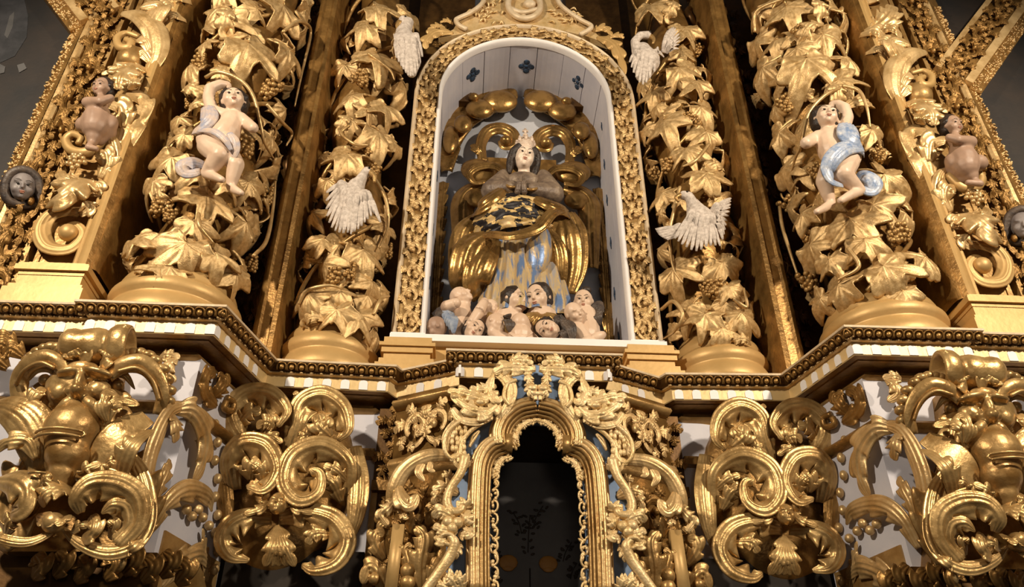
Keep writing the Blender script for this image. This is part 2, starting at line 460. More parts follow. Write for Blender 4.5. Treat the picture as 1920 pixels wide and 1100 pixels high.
def put_relief(mes, i, c, sx, sz, depth, parent, rot=0.0, flip=False, az=0.0, nm='carved_scroll'):
    M = Matrix.Translation(Vector(c)) @ Matrix.Rotation(az, 4, 'Z') @ Matrix.Rotation(rot, 4, 'Y') @ Matrix.Diagonal((sx*(-1 if flip else 1), depth, sz, 1)) @ Matrix.Translation((0, 0, -.5))
    return inst(nm, mes[i % len(mes)], M, parent)

mat('robe_pale', (.05, .05, .052), (.08, .078, .078), 0, .6, 6, 0)
NEAR = {False: 'pink-draped cherub', True: 'blue-draped cherub'}
PAINT = {False: 'painting with grey robe', True: 'plain dark painting'}
for MIRR in (False, True):
    sd = SIDE[MIRR]
    oth = 'left-hand' if not MIRR else 'right-hand'
    # back panel behind the outer column
    bpn = thing('back_panel', (-2.15, 4.85, H), 'dark gilded panel with carved bosses behind column of the '+NEAR[MIRR], 'panel', 'panels behind the columns')
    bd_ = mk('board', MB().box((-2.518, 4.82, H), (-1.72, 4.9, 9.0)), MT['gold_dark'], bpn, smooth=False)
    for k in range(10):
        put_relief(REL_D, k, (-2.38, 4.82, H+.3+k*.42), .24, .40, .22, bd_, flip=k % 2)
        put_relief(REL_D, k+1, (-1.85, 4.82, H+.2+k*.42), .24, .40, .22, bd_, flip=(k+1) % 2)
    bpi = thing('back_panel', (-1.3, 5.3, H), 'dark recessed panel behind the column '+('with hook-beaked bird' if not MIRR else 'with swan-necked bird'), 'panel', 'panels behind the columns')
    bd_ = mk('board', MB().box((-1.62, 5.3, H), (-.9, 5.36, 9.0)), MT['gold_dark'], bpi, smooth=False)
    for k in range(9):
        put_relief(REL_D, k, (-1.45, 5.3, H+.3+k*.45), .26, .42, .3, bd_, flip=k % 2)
    # moulded pilaster between the columns
    pil = thing('pilaster_strip', (-1.63, 4.4, H), 'plain gilded pilaster strip next to the column of the '+NEAR[MIRR], 'pilaster', 'pilaster strips')
    pp = [(-1.715, 5.35), (-1.715, 4.42), (-1.70, 4.395), (-1.675, 4.385), (-1.66, 4.40), (-1.61, 4.40), (-1.60, 4.385), (-1.575, 4.40), (-1.565, 4.44), (-1.565, 4.62), (-1.55, 4.64), (-1.55, 5.35)]
    mb = MB(); P = np.array([[(x, y, z) for x, y in pp] for z in (H-.003, 9.0)]); mb.grid(P)
    mk('moulded_strip', mb, MT['gold_old'], pil, edge=40)
    # scalloped carved edge along the pilaster
    mb = MB()
    for k in range(11):
        z = H+.15+k*.4
        mb.tube([(-1.55, 4.75, z), (-1.50, 4.68, z+.06), (-1.49, 4.7, z+.16), (-1.52, 4.72, z+.24), (-1.55, 4.75, z+.2)], [.03, .035, .03, .025, .02], n=14, k=6)
        mb.strap([(-1.73, 4.6, z+.2), (-1.745, 4.53, z+.3), (-1.745, 4.52, z+.42), (-1.72, 4.55, z+.55)], .05, N=(-.5, -.8, 0), n=14, m=6, lobes=3)
    mk('scalloped_edge', mb, MT['gold_dark'], pil)
    # ---------------- side pilaster with pedestal, outermost
    sp = thing('side_pilaster', (-2.7, 4.0, H), 'gilded side pilaster of carved acanthus scrolls beside the '+PAINT[MIRR], 'pilaster', 'side pilasters')
    mb = MB()
    for (z0, z1, d) in ((0, .10, .0), (.10, .13, .015), (.13, .2, .035), (.2, .225, .03), (.225, .26, .012), (.26, .275, .02), (.275, .30, .05)):
        mb.box((-2.93+d*1.2, 3.86+d, H+z0), (-2.50-d*1.2, 4.6, H+z1))
    mk('pedestal', mb, MT['gold_pale'], sp, smooth=False)
    mb = MB().box((-2.90, 4.02, H+.30), (-2.575, 4.7, 9.0))
    mk('shaft_panel', mb, MT['gold_shaft'], sp, smooth=False)
    ep = [(-2.665, 4.03), (-2.66, 3.955), (-2.645, 3.94), (-2.632, 3.945), (-2.625, 3.935), (-2.59, 3.925), (-2.575, 3.935)]
    mk('edge_moulding', MB().grid(np.array([[(x, y, z) for x, y in ep] for z in (H+.3, 9.0)])), MT['gold_pale'], sp, edge=40)
    ep = [(-2.575, 3.935), (-2.555, 3.96), (-2.545, 3.955), (-2.525, 3.98), (-2.52, 4.02), (-2.52, 4.83)]
    mk('side_moulding', MB().grid(np.array([[(x, y, z) for x, y in ep] for z in (H+.3, 9.0)])), MT['gold_old'], sp, edge=40)
    mk('edge_moulding', MB().box((-2.915, 4.01, H+.3), (-2.885, 4.06, 9.0)), MT['gold_shaft'], sp, smooth=False)
    Yp = 3.97
    def q(l, dy=0.0, Y=Yp): return [W(u, v, Y-dy-(0 if len(t) == 0 else t[0])) for (u, v, *t) in l]
    # bottom volute
    mk('volute', MB().strap(q([(150, 395), (100, 400), (78, 430), (90, 462), (130, 466), (152, 442), (140, 425), (118, 430)]), .05, n=40, m=7, lobes=0, bulge=.5, start=.5, tip=.45).ell(W(128, 436, Yp-.02), (.055, .05, .055)), MT['gold_pale'], sp)
    mb = MB()
    mb.strap(q([(185, 345), (150, 350, .08), (115, 372, .1), (92, 380, .03)]), .10, n=26, m=11, lobes=4, lamp=.6, bulge=.5)
    mb.strap(q([(150, 340, .05), (122, 335, .06), (110, 322, .02)]), .05, n=14, lobes=3)
    mb.strap(q([(160, 378, .06), (165, 392, .04), (150, 402, .02)]), .05, n=14, lobes=3)
    mb.strap(q([(165, 360, .03), (182, 352, .05), (180, 368, .03)]), .05, n=14, lobes=3)
    mk('acanthus_leaf', mb, MT['gold_leaf'], sp)
    mb = MB()
    mb.strap(q([(188, 335), (202, 310, .03), (198, 288, .06), (178, 290, .05)]), .06, n=24, m=9, lobes=4)
    mb.strap(q([(205, 340), (216, 300, .02), (210, 265, .05), (190, 248, .05)]), .045, n=24, m=7, lobes=0, bulge=.5)
    for k in range(16):
        a = k*2.4; r_ = .015*math.sqrt(k); mb.ell(W(146, 306, Yp-.05)+np.array((r_*math.cos(a), -.05+r_*.5, r_*math.sin(a))), .017, n=8, m=6)
    mk('flower_scroll', mb, MT['gold_leaf'], sp)
    mk('volute', MB().tube(q([(195, 262, .05), (165, 285, .05), (135, 282, .04), (124, 264, .04), (136, 252, .05), (152, 258, .06), (147, 270, .06)]), [.03, .034, .032, .03, .026, .022, .02], n=36, k=9), MT['gold_pale'], sp)
    # supporting leaf beside the cherub
    mb = MB()
    mb.strap(q([(225, 290), (245, 235, .02), (262, 190, .03), (240, 185, .08)]), .10, n=26, m=9, lobes=3, lamp=.3, flutes=6)
    mb.strap(q([(232, 240, .04), (228, 205, .08), (200, 196, .13)]), .075, n=18, m=9, lobes=3)
    mk('acanthus_leaf', mb, MT['gold_leaf'], sp)
    # leaf over the cherub's head
    mb = MB()
    mb.strap(q([(275, 130), (252, 128, .06), (228, 145, .12), (222, 168, .10)]), .085, n=22, m=11, lobes=5, lamp=.7)
    mb.strap(q([(262, 135, .05), (248, 155, .12), (250, 168, .09)]), .05, n=14, lobes=3)
    mb.strap(q([(255, 125, .05), (222, 128, .08), (190, 140, .08)]), .04, n=14, lobes=4)
    mk('acanthus_leaf', mb, MT['gold_leaf'], sp)
    # great rising scroll
    mb = MB()
    mb.strap(q([(280, 138), (296, 100, .03), (290, 60, .06), (262, 32, .08), (230, 25, .05)]), .085, n=34, m=11, lobes=0, flutes=6, bulge=.5, tip=.3, start=.4)
    mb.strap(q([(292, 95, .04), (285, 45, .08), (300, 12, .1), (262, 14, .1)]), .07, n=24, m=9, lobes=3, flutes=4)
    mb.strap(q([(288, 110, .02), (278, 78, .06), (256, 74, .05)]), .05, n=18, lobes=2)
    mb.strap(q([(285, 120, .02), (270, 100, .05), (258, 102, .05)]), .04, n=16, lobes=2)
    mk('rising_scroll', mb, MT['gold_leaf'], sp)
    mk('volute', MB().tube(q([(262, 70, .03), (236, 62, .05), (220, 72, .06), (224, 88, .07), (240, 90, .08), (246, 80, .08), (236, 74, .07)]), [.018, .02, .026, .03, .03, .026, .02], n=36, k=9), MT['gold_pale'], sp)
    mk('flower_bud', MB().lathe([(.01, 0), (.07, .02), (.085, .08), (.075, .12), (.085, .15), (.06, .16)], W(237, 128, Yp-.02), 14), MT['gold_shaft'], sp)
    mb = MB()
    for (u, v, r_) in ((335, 12, .07), (318, 30, .06), (300, 5, .05), (325, 48, .04)):
        c = W(u, v, Yp+.02); mb.strap([c+np.array((.08, 0, .06)), c+np.array((0, -.07, .03)), c+np.array((-.08, -.03, -.03))], r_, n=14, lobes=3)
    for k in range(7):
        z = 6.9+k*.36
        mb.strap([(-2.62, 3.99, z), (-2.75, 3.92, z+.1), (-2.85, 3.95, z+.3)], .09, n=16, lobes=4)
    mk('leaf_cluster', mb, MT['gold_leaf'], sp)

    # ---------------- large picture frame, outermost
    fr = thing('picture_frame', (-3.2, 4.0, H), 'wide carved gilded frame around the '+PAINT[MIRR], 'frame', 'carved frames')
    def band(x0, x1, y, t, z0=H, z1=9.0): return MB().box((x0, y, z0), (x1, y+t, z1))
    mk('outer_edge', band(-2.975, -2.945, 3.985, .1), MT['gold_shaft'], fr, smooth=False)
    cbg = mk('carved_band_ground', band(-3.15, -2.965, 4.0, .1), MT['gold_old'], fr, smooth=False)
    mk('middle_moulding', MB().grid(np.array([[(x, y, z) for x, y in ((-3.215, 4.06), (-3.21, 4.0), (-3.19, 3.975), (-3.17, 3.98), (-3.155, 3.965), (-3.14, 3.98), (-3.135, 4.04))] for z in (H, 9.0)])), MT['gold_leaf'], fr, edge=40)
    mk('inner_band_ground', MB().grid(np.array([[(x, y, z) for x, y in ((-3.32, 4.10), (-3.32, 4.05), (-3.30, 4.03), (-3.215, 4.0))] for z in (H, 9.0)])), MT['gold_old'], fr, edge=40)
    for k in range(11):
        put_relief(REL_O, k, (-3.055, 4.0, H+.18+k*.30), .19, .31, .24, cbg, flip=k % 2)
    rr = random.Random(5); mb = MB()
    for k in range(900):
        z = H+rr.random()*3.2; x = -3.305+rr.random()*.085
        d = rr.uniform(0, 3.14); l = rr.uniform(.006, .016)
        mb.ell((x, 4.02, z), (l, .012, .006), roty(d), n=6, m=4)
    mk('beaded_texture', mb, MT['gold_leaf'], fr, kind='stuff')
    # slanted upper arm of the frame crossing the corner
    a = np.array((-3.206, 3.985, 6.57 if not MIRR else 6.35))
    dirv = nrm((-.62, 0, .78)); nx = nrm((.78, 0, .62))
    def arm(w0, w1, y, t, m_, nm):
        mbx = MB(); c0 = a+nx*(w0+w1)/2; mbx.obox(c0+dirv*1.4+np.array((0, y+t/2, 0)), dirv*1.4, (0, t/2, 0), nx*(w1-w0)/2)
        return mk(nm, mbx, MT[m_], fr, smooth=False)
    arm(-.03, .03, -.03, .1, 'gold_leaf', 'arm_moulding'); arm(.03, .22, .0, .1, 'gold_old', 'arm_band'); arm(.22, .26, -.03, .1, 'gold_leaf', 'arm_moulding'); arm(-.12, -.03, .02, .09, 'gold_old', 'arm_inner_band')
    for k in range(11):
        put_relief(REL_O, k, a+nx*.125+dirv*(.14+k*.25), .17, .24, .22, fr, rot=-.67, flip=k % 2)
    mb = MB()
    for k in range(260):
        p = a+nx*rr.uniform(-.115, -.035)+dirv*rr.uniform(0, 1.3); mb.ell(p+np.array((0, .02, 0)), (rr.uniform(.006, .015), .012, .006), roty(rr.uniform(0, 3.14)), n=6, m=4)
    mk('beaded_texture', mb, MT['gold_leaf'], fr, kind='stuff')
    # painting behind the frame
    pt = thing('painting', (-3.8, 4.12, H), 'dark old oil '+PAINT[MIRR]+' in carved frame', 'painting', 'dark paintings')
    mk('canvas', MB().box((-5.8, 4.10, H), (-3.28, 4.13, 9.0)), MT['canvas_dark'], pt, smooth=False)
    if not MIRR:
        mb = MB()
        pts = [(0, 118), (28, 105), (50, 70), (53, 30), (46, 0), (0, -5)]
        mb.prism([(W(u, v, 4.098)[0], W(u, v, 4.098)[2]) for u, v in pts], 4.096, 4.102)
        mk('painted_robe', mb, MT['robe_grey'], pt, smooth=False, label='grey-blue robe of painted figure')
        for pts in ([(8, 66), (18, 30), (27, 22), (24, 50), (14, 72)], [(0, 120), (10, 125), (8, 136), (0, 138)], [(32, 122), (45, 118), (50, 128), (36, 136)]):
            mb = MB().prism([(W(u, v, 4.095)[0], W(u, v, 4.095)[2]) for u, v in pts], 4.094, 4.097)
            mk('painted_highlight', mb, MT['robe_pale'], pt, smooth=False, label='pale fold of the painted robe')
MIRR = False
# ================================================================== twisted columns with vine leaves
def vine_leaf(seed, droop=.5, cupy=.22):
    r = random.Random(seed)
    n, rings = 66, [0, .2, .42, .64, .82, .93, 1.0]
    lobes = [(0, .54, .31), (1.05, .42, .31), (-1.05, .42, .31), (2.05, .27, .34), (-2.05, .27, .34)]
    lobes = [(a+r.uniform(-.16, .16), h*r.uniform(.6, 1.3), w) for a, h, w in lobes]
    ph = r.uniform(0, 6.28); fold = r.uniform(.05, .35); sb = r.uniform(-.5, .5); wv = r.uniform(.10, .22); cr = r.uniform(.03, .07)
    P = np.zeros((len(rings), n, 3))
    for j in range(n):
        th = -math.pi+2*math.pi*j/n
        R = .48+sum(h*math.exp(-(((th-a+math.pi) % (2*math.pi)-math.pi)/w)**2) for a, h, w in lobes)
        R *= 1+.075*math.cos(th*11+ph)*(1 if abs(th) < 2.6 else .2)+.03*math.cos(th*22+ph)
        R *= 1-.55*math.exp(-((abs(th)-math.pi)/.22)**2)
        dm = min(abs((th-a+math.pi) % (2*math.pi)-math.pi) for a, h, w in lobes)
        for i, q in enumerate(rings):
            rr = R*q; x = rr*math.sin(th); y = rr*math.cos(th)
            z = cupy*(1-1.0*rr*rr)+cr*q*math.cos(min(dm, .52)*6.0)*math.sin(q*2.4)-fold*abs(x)*.8
            z -= .035*math.exp(-(dm*rr/.035)**2)*(q > .1)
            z += wv*q**3*math.sin(3*th+ph)+.03*math.sin(7*th+ph)*q*q
            z -= .35*sb*x*x*(1 if x*sb > 0 else -.3)*np.sign(sb)*1.4
            if y > 0:
                b = droop*y; y2 = math.sin(b)/droop; z -= (1-math.cos(b))/droop*1.2; y = y2
            P[i, j] = (x, y+.12, z)
    mb = MB(); N = n*len(rings)
    Q = P.copy(); Q[:, :, 2] -= .07; Q[:, :, :2] *= .97
    f = []
    for i in range(len(rings)-1):
        for j in range(n):
            a = i*n+j; b = i*n+(j+1) % n; c = b+n; d = a+n
            f.append((a, d, c, b)); f.append((N+a, N+b, N+c, N+d))
    i = len(rings)-1
    for j in range(n):
        a = i*n+j; b = i*n+(j+1) % n; f.append((a, N+a, N+b, b))
    mb.add(np.concatenate([P.reshape(-1, 3), Q.reshape(-1, 3)]), f)
    mb.tube([(0, -.55, -.05), (0, -.3, .12), (0, .1, cupy+.03)], [.05, .045, .015], n=9, k=6)
    return mesh_of(mb, MT['gold_leaf'], name='vine_leaf')
LEAF = [vine_leaf(s, d, c) for s, d, c in ((1, .5, .22), (2, .9, .3), (3, 1.3, .25), (4, .3, .35), (5, .8, .15), (6, 1.6, .3), (7, .7, .3), (8, 1.1, .2), (9, .4, .3), (10, 1.4, .35), (11, .8, .4), (12, .6, .2))]
def grape_mesh(seed, nn=34):
    r = random.Random(seed); mb = MB()
    for k in range(nn):
        t = k/nn; z = .35-.9*t; rad = .34*(1-.75*t)+.06
        a = k*2.4+r.uniform(-.3, .3)
        mb.ell((rad*math.cos(a), rad*.8*math.sin(a), z+r.uniform(-.05, .05)), .125, n=8, m=6)
    mb.tube([(0, 0, .3), (0, 0, .5), (.08, 0, .7)], .05, n=8, k=6)
    return mesh_of(mb, MT['gold_shaft'], name='grape_bunch')
GRAPE = [grape_mesh(s) for s in (1, 2, 3)]
def curl_leaf(seed):
    """a furled leaf: rolled sheet with jagged rim"""
    r = random.Random(seed); mb = MB()
    mb.strap([(-.75, .1, -.15), (-.3, 0, .28), (.15, -.05, .36), (.55, 0, .12), (.62, .1, -.22), (.35, .12, -.38)], .34, N=(0, 0, 1), n=26, m=11, lobes=5, lamp=.55, bulge=.3, start=.3, tip=.3)
    return mesh_of(mb, MT['gold_leaf'], name='curled_leaf')
CURL = [curl_leaf(s) for s in (1, 2)]

BASE_PROF = [(1.0, 0), (1.02, .02), (1.0, .06), (.93, .11), (.90, .125), (.905, .135), (.95, .15), (.965, .175), (.955, .2), (.91, .225), (.87, .235), (.85, .25), (.86, .27), (.83, .30), (.76, .33), (.74, .36)]
def column(cx, cy, R, seed, label, leaves, grapes, vines, curls, nfill, skip=(), zscale=1.0):
    r = random.Random(seed)
    t = thing('twisted_column', (cx, cy, H), label, 'column', 'twisted vine columns')
    mk('base', MB().lathe([(a*R, z*zscale*1.05) for a, z in BASE_PROF], (cx, cy, H), 56), MT['gold_pale'], t)
    # helical shaft
    zs = np.linspace(.3, 4.6, 110); ph0 = r.uniform(0, 6.28); a = np.linspace(0, 2*math.pi, 28, endpoint=False)
    P = np.zeros((len(zs), len(a), 3))
    for i, z in enumerate(zs):
        ph = ph0+(z/.95)*2*math.pi*.5; rad = R*.58+R*.05*math.sin(z*6)
        ox, oy = cx+R*.13*math.cos(ph), cy+R*.13*math.sin(ph)
        rr_ = rad*(1+.05*np.sin(3*a+z*7)+.03*np.sin(7*a-z*15))
        P[i, :, 0] = ox+rr_*np.cos(a); P[i, :, 1] = oy+rr_*np.sin(a); P[i, :, 2] = H+z
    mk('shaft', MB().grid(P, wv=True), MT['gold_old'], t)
    def orient(p, n, ang, tilt, rnd=.25, lift=.42):
        nn = nrm(n+np.array((r.uniform(-rnd, rnd), r.uniform(-rnd, rnd)*.3, tilt+r.uniform(-rnd, rnd)*.6)))
        rt = nrm(np.cross((0, 0, 1), n)); dn = np.array((0, 0, -1.0))
        # right in the picture: rt points to +x when n faces -y
        rt = rt if rt[0] > 0 else -rt
        tip = nrm(dn*math.cos(ang)+rt*math.sin(ang)); nn = nrm(nn-tip*lift); tip = nrm(tip-nn*(tip@nn)); x = np.cross(tip, nn)
        return x, tip, nn
    def scr(ang): return ang
    for (u, v, s_, ang, k) in leaves:
        p, n = WC(u, v, cx, cy, R*.88); sc = s_*pxm(p)*1.28
        x, y, z = orient(p, n, math.radians(ang), -.12)
        inst('vine_leaf', LEAF[(k+6*r.randrange(2)) % 12], frameM(p-n*sc*.05, x, y, z, sc), t)
    for (u, v, s_, ang) in curls:
        p, n = WC(u, v, cx, cy, R*.92); sc = s_*pxm(p)
        x, y, z = orient(p, n, math.radians(ang), 0.0, lift=0)
        inst('curled_leaf', CURL[r.randrange(2)], frameM(p, x, y, z, sc), t)
    for (u, v, s_) in grapes:
        p, n = WC(u, v, cx, cy, R*.9); sc = s_*pxm(p)*1.35
        x = np.array((math.cos(r.uniform(-.3, .3)), 0, .1)); M = frameM(p, nrm(np.cross((0, 1, 0), (0, 0, 1))), (0, 1, 0), (0, 0, 1), sc) @ Matrix.Rotation(r.uniform(-.5, .5), 4, 'Y')
        inst('grape_bunch', GRAPE[r.randrange(3)], M, t)
    for l in vines:
        pts = [WC(u, v, cx, cy, R*(1.0 if len(e) == 0 else e[0]))[0] for u, v, *e in l]
        mk('vine_stem', MB().tube(pts, [.012, .014, .013, .010, .006], n=36, k=7), MT['gold_leaf'], t)
    # a band of stem winding round the shaft
    for s0 in (0, math.pi):
        pts = []
        for z in np.linspace(.35, 4.5, 26):
            an = ph0+s0+z*3.3; pts.append((cx+R*.80*math.cos(an), cy+R*.80*math.sin(an), H+z))
        mk('vine_stem', MB().tube(pts, .016, n=120, k=6), MT['gold_shaft'], t)
    # filling foliage all round
    placed = [WC(u, v, cx, cy, R*.88)[0] for u, v, *_ in leaves]
    skp = [(WC(u, v, cx, cy, R*.9)[0], q_*pxm((cx, cy, H+1))) for u, v, q_ in skip]
    tries = 0; cnt = 0
    while cnt < nfill and tries < 1500:
        tries += 1
        z = r.uniform(.42, 3.3); an = math.atan2(-cy, CAM[0]-cx)+r.uniform(-.52, .52)*math.pi
        n = np.array((math.cos(an), math.sin(an), 0)); p = np.array((cx, cy, H+z))+n*R*.78
        if any(np.linalg.norm(p-q_) < d for q_, d in skp): continue
        if min([np.linalg.norm(p-q_) for q_ in placed]+[9]) < R*.30: continue
        placed.append(p); cnt += 1
        c_ = r.random()
        if c_ < .80:
            sc = R*r.uniform(.34, .52); x, y, zz = orient(p, n, r.uniform(-1.3, 1.3), -.1, .4)
            inst('vine_leaf', LEAF[r.randrange(12)], frameM(p, x, y, zz, sc), t)
        elif c_ < .9:
            sc = R*r.uniform(.26, .36)
            inst('grape_bunch', GRAPE[r.randrange(3)], frameM(p, (1, 0, 0), (0, 1, 0), (0, 0, 1), sc) @ Matrix.Rotation(r.uniform(-.5, .5), 4, 'Y'), t)
        else:
            sc = R*r.uniform(.28, .40); x, y, zz = orient(p, n, r.uniform(-2, 2), 0, .3)
            inst('curled_leaf', CURL[r.randrange(2)], frameM(p, x, y, zz, sc), t)
    return t

COLS = {}
COLS['ol'] = column(-2.13, 4.25, .395, 11, 'twisted gilded vine column carrying the cherub with bare hips and faded pink drapery',
    [(462, 95, 62, 5, 1), (390, 82, 28, -20, 0), (432, 42, 40, 60, 2), (530, 95, 44, 25, 1), (528, 10, 48, 0, 4), (565, 50, 36, 20, 2), (415, 20, 36, -40, 0),
     (330, 300, 48, -50, 1), (512, 310, 42, 20, 1), (525, 205, 30, 10, 3), (545, 160, 30, 30, 2), (385, 372, 56, 0, 0), (455, 415, 48, 20, 1), (345, 460, 68, 15, 2), (362, 425, 40, 30, 4),
     (270, 455, 46, -10, 3), (435, 512, 42, 15, 2), (300, 345, 40, -40, 1), (420, 345, 36, 40, 0), (495, 395, 38, 25, 2), (320, 500, 44, -10, 4), (400, 480, 44, 25, 1), (290, 500, 36, -20, 0), (500, 260, 34, 30, 1),
     (345, 225, 34, -70, 2), (350, 255, 30, -80, 1)],
    [(300, 385, 30), (318, 400, 24), (460, 275, 32), (507, 165, 32), (505, 368, 26), (480, 495, 24), (375, 115, 24)],
    [[(385, 145, 1.1), (410, 135, 1.2), (450, 150, 1.25), (475, 180, 1.25), (488, 230, 1.2), (497, 270, 1.1), (515, 300, .95)],
     [(530, 60, 1.05), (560, 40, 1.1), (585, 60, 1.05), (578, 140, 1.05), (555, 200, 1.05)],
     [(500, 195, 1.05), (530, 230, 1.1), (548, 250, 1.1), (545, 275, 1.05)], [(372, 400, 1.1), (375, 425, 1.15), (400, 455, 1.1)],
     [(475, 480, 1.05), (500, 450, 1.08), (515, 390, 1.05), (520, 340, 1.0)]],
    [(365, 175, 42, 160), (420, 145, 44, 90), (375, 205, 40, 200), (430, 40, 44, 80), (310, 365, 34, 100)], 27, skip=[(410, 250, 62)])
COLS['or'] = column(2.16, 4.25, .395, 12, 'twisted gilded vine column carrying the cherub with bright blue drapery',
    [(1475, 17, 46, 0, 0), (1425, 73, 38, -20, 1), (1537, 73, 46, 60, 2), (1509, 124, 64, -15, 1), (1447, 130, 46, -40, 4), (1582, 118, 34, 20, 3), (1472, 248, 42, -30, 0), (1481, 316, 42, -10, 1),
     (1627, 248, 36, 40, 2), (1648, 330, 54, 60, 5), (1594, 417, 58, 20, 0), (1526, 457, 52, 0, 1), (1515, 400, 36, -30, 2), (1656, 507, 58, 20, 1), (1582, 535, 52, -20, 2), (1720, 490, 46, 20, 3), (1549, 560, 36, -50, 4),
     (1633, 385, 46, 40, 4), (1690, 400, 36, 20, 1), (1460, 200, 34, -30, 2), (1600, 20, 40, 30, 1), (1560, 490, 40, 10, 0), (1690, 550, 40, 15, 2), (1430, 20, 36, -30, 5), (1570, 160, 40, 70, 2), (1620, 460, 40, 10, 4)],
    [(1472, 194, 28), (1475, 383, 28), (1681, 437, 34), (1515, 524, 34), (1530, 320, 24), (1648, 290, 22), (1500, 60, 24)],
    [[(1575, 165, 1.1), (1545, 180, 1.2), (1515, 215, 1.25), (1502, 270, 1.2), (1490, 300, 1.05), (1478, 340, .95)],
     [(1580, 160, 1.1), (1610, 170, 1.2), (1625, 200, 1.2), (1632, 240, 1.1)], [(1590, 465, 1.1), (1610, 500, 1.1), (1570, 525, 1.1)],
     [(1415, 60, 1.05), (1420, 20, 1.1), (1490, -10, 1.1)], [(1450, 390, 1.05), (1448, 430, 1.08), (1475, 480, 1.05), (1500, 540, 1.0)]],
    [(1532, 20, 40, 90), (1425, 186, 34, 20), (1605, 200, 44, 200), (1565, 178, 44, 90), (1520, 60, 38, 40)], 27, skip=[(1565, 290, 62)])
COLS['il'] = column(-1.29, 4.76, .335, 13, 'twisted gilded vine column beside the niche with hook-beaked white bird spreading its feathers',
    [(703, 22, 38, 30, 1), (703, 108, 48, 10, 0), (754, 165, 38, 5, 1), (665, 185, 38, -10, 2), (658, 232, 30, 0, 3), (703, 250, 46, 10, 1), (655, 300, 48, -20, 0), (735, 270, 34, 20, 2), (677, 471, 54, 10, 1),
     (612, 458, 42, -20, 3), (588, 560, 46, -20, 3), (633, 586, 46, 20, 0), (665, 596, 46, 30, 2), (700, 622, 34, 10, 1), (716, 550, 36, 0, 3), (595, 405, 34, -40, 5), (690, 60, 36, -20, 4), (760, 30, 34, 30, 2), (650, 125, 32, -40, 1),
     (720, 200, 36, 20, 4), (690, 530, 36, 0, 2), (620, 340, 32, -20, 1), (715, 420, 34, 20, 0), (640, 545, 34, -20, 4)],
    [(630, 516, 30), (655, 508, 24), (677, 146, 26), (725, 470, 22), (740, 120, 22), (700, 320, 22)],
    [[(700, 330, 1.1), (722, 370, 1.15), (728, 420, 1.1), (712, 465, 1.1)], [(655, 235, 1.1), (640, 250, 1.1), (665, 270, 1.1), (690, 272, 1.1)],
     [(560, 570, 1.05), (575, 545, 1.12), (615, 535, 1.1), (640, 540, 1.0)], [(700, 590, 1.1), (715, 560, 1.15), (730, 555, 1.1)], [(690, 100, 1.1), (730, 130, 1.1), (740, 150, 1.1)]],
    [(650, 232, 32, 60), (600, 470, 34, 30), (740, 80, 34, 90), (590, 600, 30, 10)], 24, skip=[(668, 375, 60), (768, 90, 50)])
COLS['ir'] = column(1.27, 4.76, .335, 14, 'twisted gilded vine column beside the niche with swan-necked white bird near its top',
    [(1225, 20, 42, 10, 0), (1271, 131, 44, 20, 1), (1251, 229, 48, 0, 0), (1310, 203, 38, 20, 1), (1320, 252, 36, 10, 2), (1218, 245, 30, -30, 3), (1323, 334, 48, 10, 3), (1248, 366, 34, -20, 2), (1271, 510, 48, 0, 1), (1349, 497, 44, 40, 2),
     (1323, 596, 48, -20, 0), (1382, 596, 44, 20, 3), (1258, 625, 34, -10, 1), (1300, 575, 40, -30, 4), (1280, 60, 36, 20, 2), (1230, 170, 34, -20, 4), (1210, 300, 30, -30, 1), (1290, 290, 36, 10, 4), (1355, 290, 32, 30, 1),
     (1245, 470, 32, -20, 3), (1365, 545, 34, 30, 4), (1350, 620, 36, 10, 1), (1300, 160, 34, 10, 2)],
    [(1343, 537, 28), (1251, 308, 24), (1325, 540, 22), (1290, 220, 20), (1345, 400, 22)],
    [[(1275, 350, 1.1), (1265, 390, 1.15), (1255, 440, 1.15), (1262, 500, 1.1), (1280, 530, 1.05)], [(1240, 580, 1.15), (1262, 565, 1.2), (1280, 590, 1.2), (1265, 620, 1.15), (1245, 635, 1.1)],
     [(1330, 270, 1.1), (1305, 300, 1.1), (1280, 312, 1.1)], [(1375, 560, 1.05), (1400, 575, 1.1), (1395, 540, 1.1)]],
    [(1340, 320, 36, 20), (1250, 400, 30, 70), (1390, 640, 28, 0), (1262, 20, 34, 60)], 24, skip=[(1310, 420, 60), (1215, 110, 52)])
# ================================================================== niche
NY, NZ, ZS = 4.70, 4.43, 6.80     # front plane, sill top, spring line of the arch
def arch(prof, zb, zs=ZS, na=40, a0=math.pi, a1=0.0, straight=True):
    P = []
    for r_, y in prof:
        col = []
        if straight: col += [(-r_, y, zb)]
        for a in np.linspace(a0, a1, na): col.append((r_*math.cos(a), y, zs+r_*math.sin(a)))
        if straight: col += [(r_, y, zb)]
        P.append(col)
    return MB().grid(np.array(P).transpose(1, 0, 2), flip=False)
ni = thing('niche', (0, NY, H), 'tall round-arched niche with carved gilded frame and pale painted interior', 'niche')
mk('outer_bead', arch([(.905, 4.85), (.905, 4.70), (.897, 4.68), (.885, 4.672), (.873, 4.68), (.866, 4.70)], NZ-.02), MT['gold_cream'], ni, edge=50)
cgr = mk('carved_ground', arch([(.868, 4.70), (.712, 4.70)], NZ), MT['gold_shaft'], ni, smooth=False)
mk('inner_bead', arch([(.716, 4.71), (.714, 4.68), (.703, 4.668), (.690, 4.672), (.679, 4.69), (.679, 4.74), (.688, 4.74)], NZ-.02), MT['paint_white'], ni, edge=50)
for s_ in (-1, 1):
    mk('frame_foot', MB().box((s_*.79-.112, 4.66, NZ-.05), (s_*.79+.112, 4.8, NZ+.045)), MT['paint_white'], ni, smooth=False)
mk('sill', MB().box((-.90, 4.60, NZ-.05), (.90, 5.34, NZ)), MT['paint_white'], ni, smooth=False)
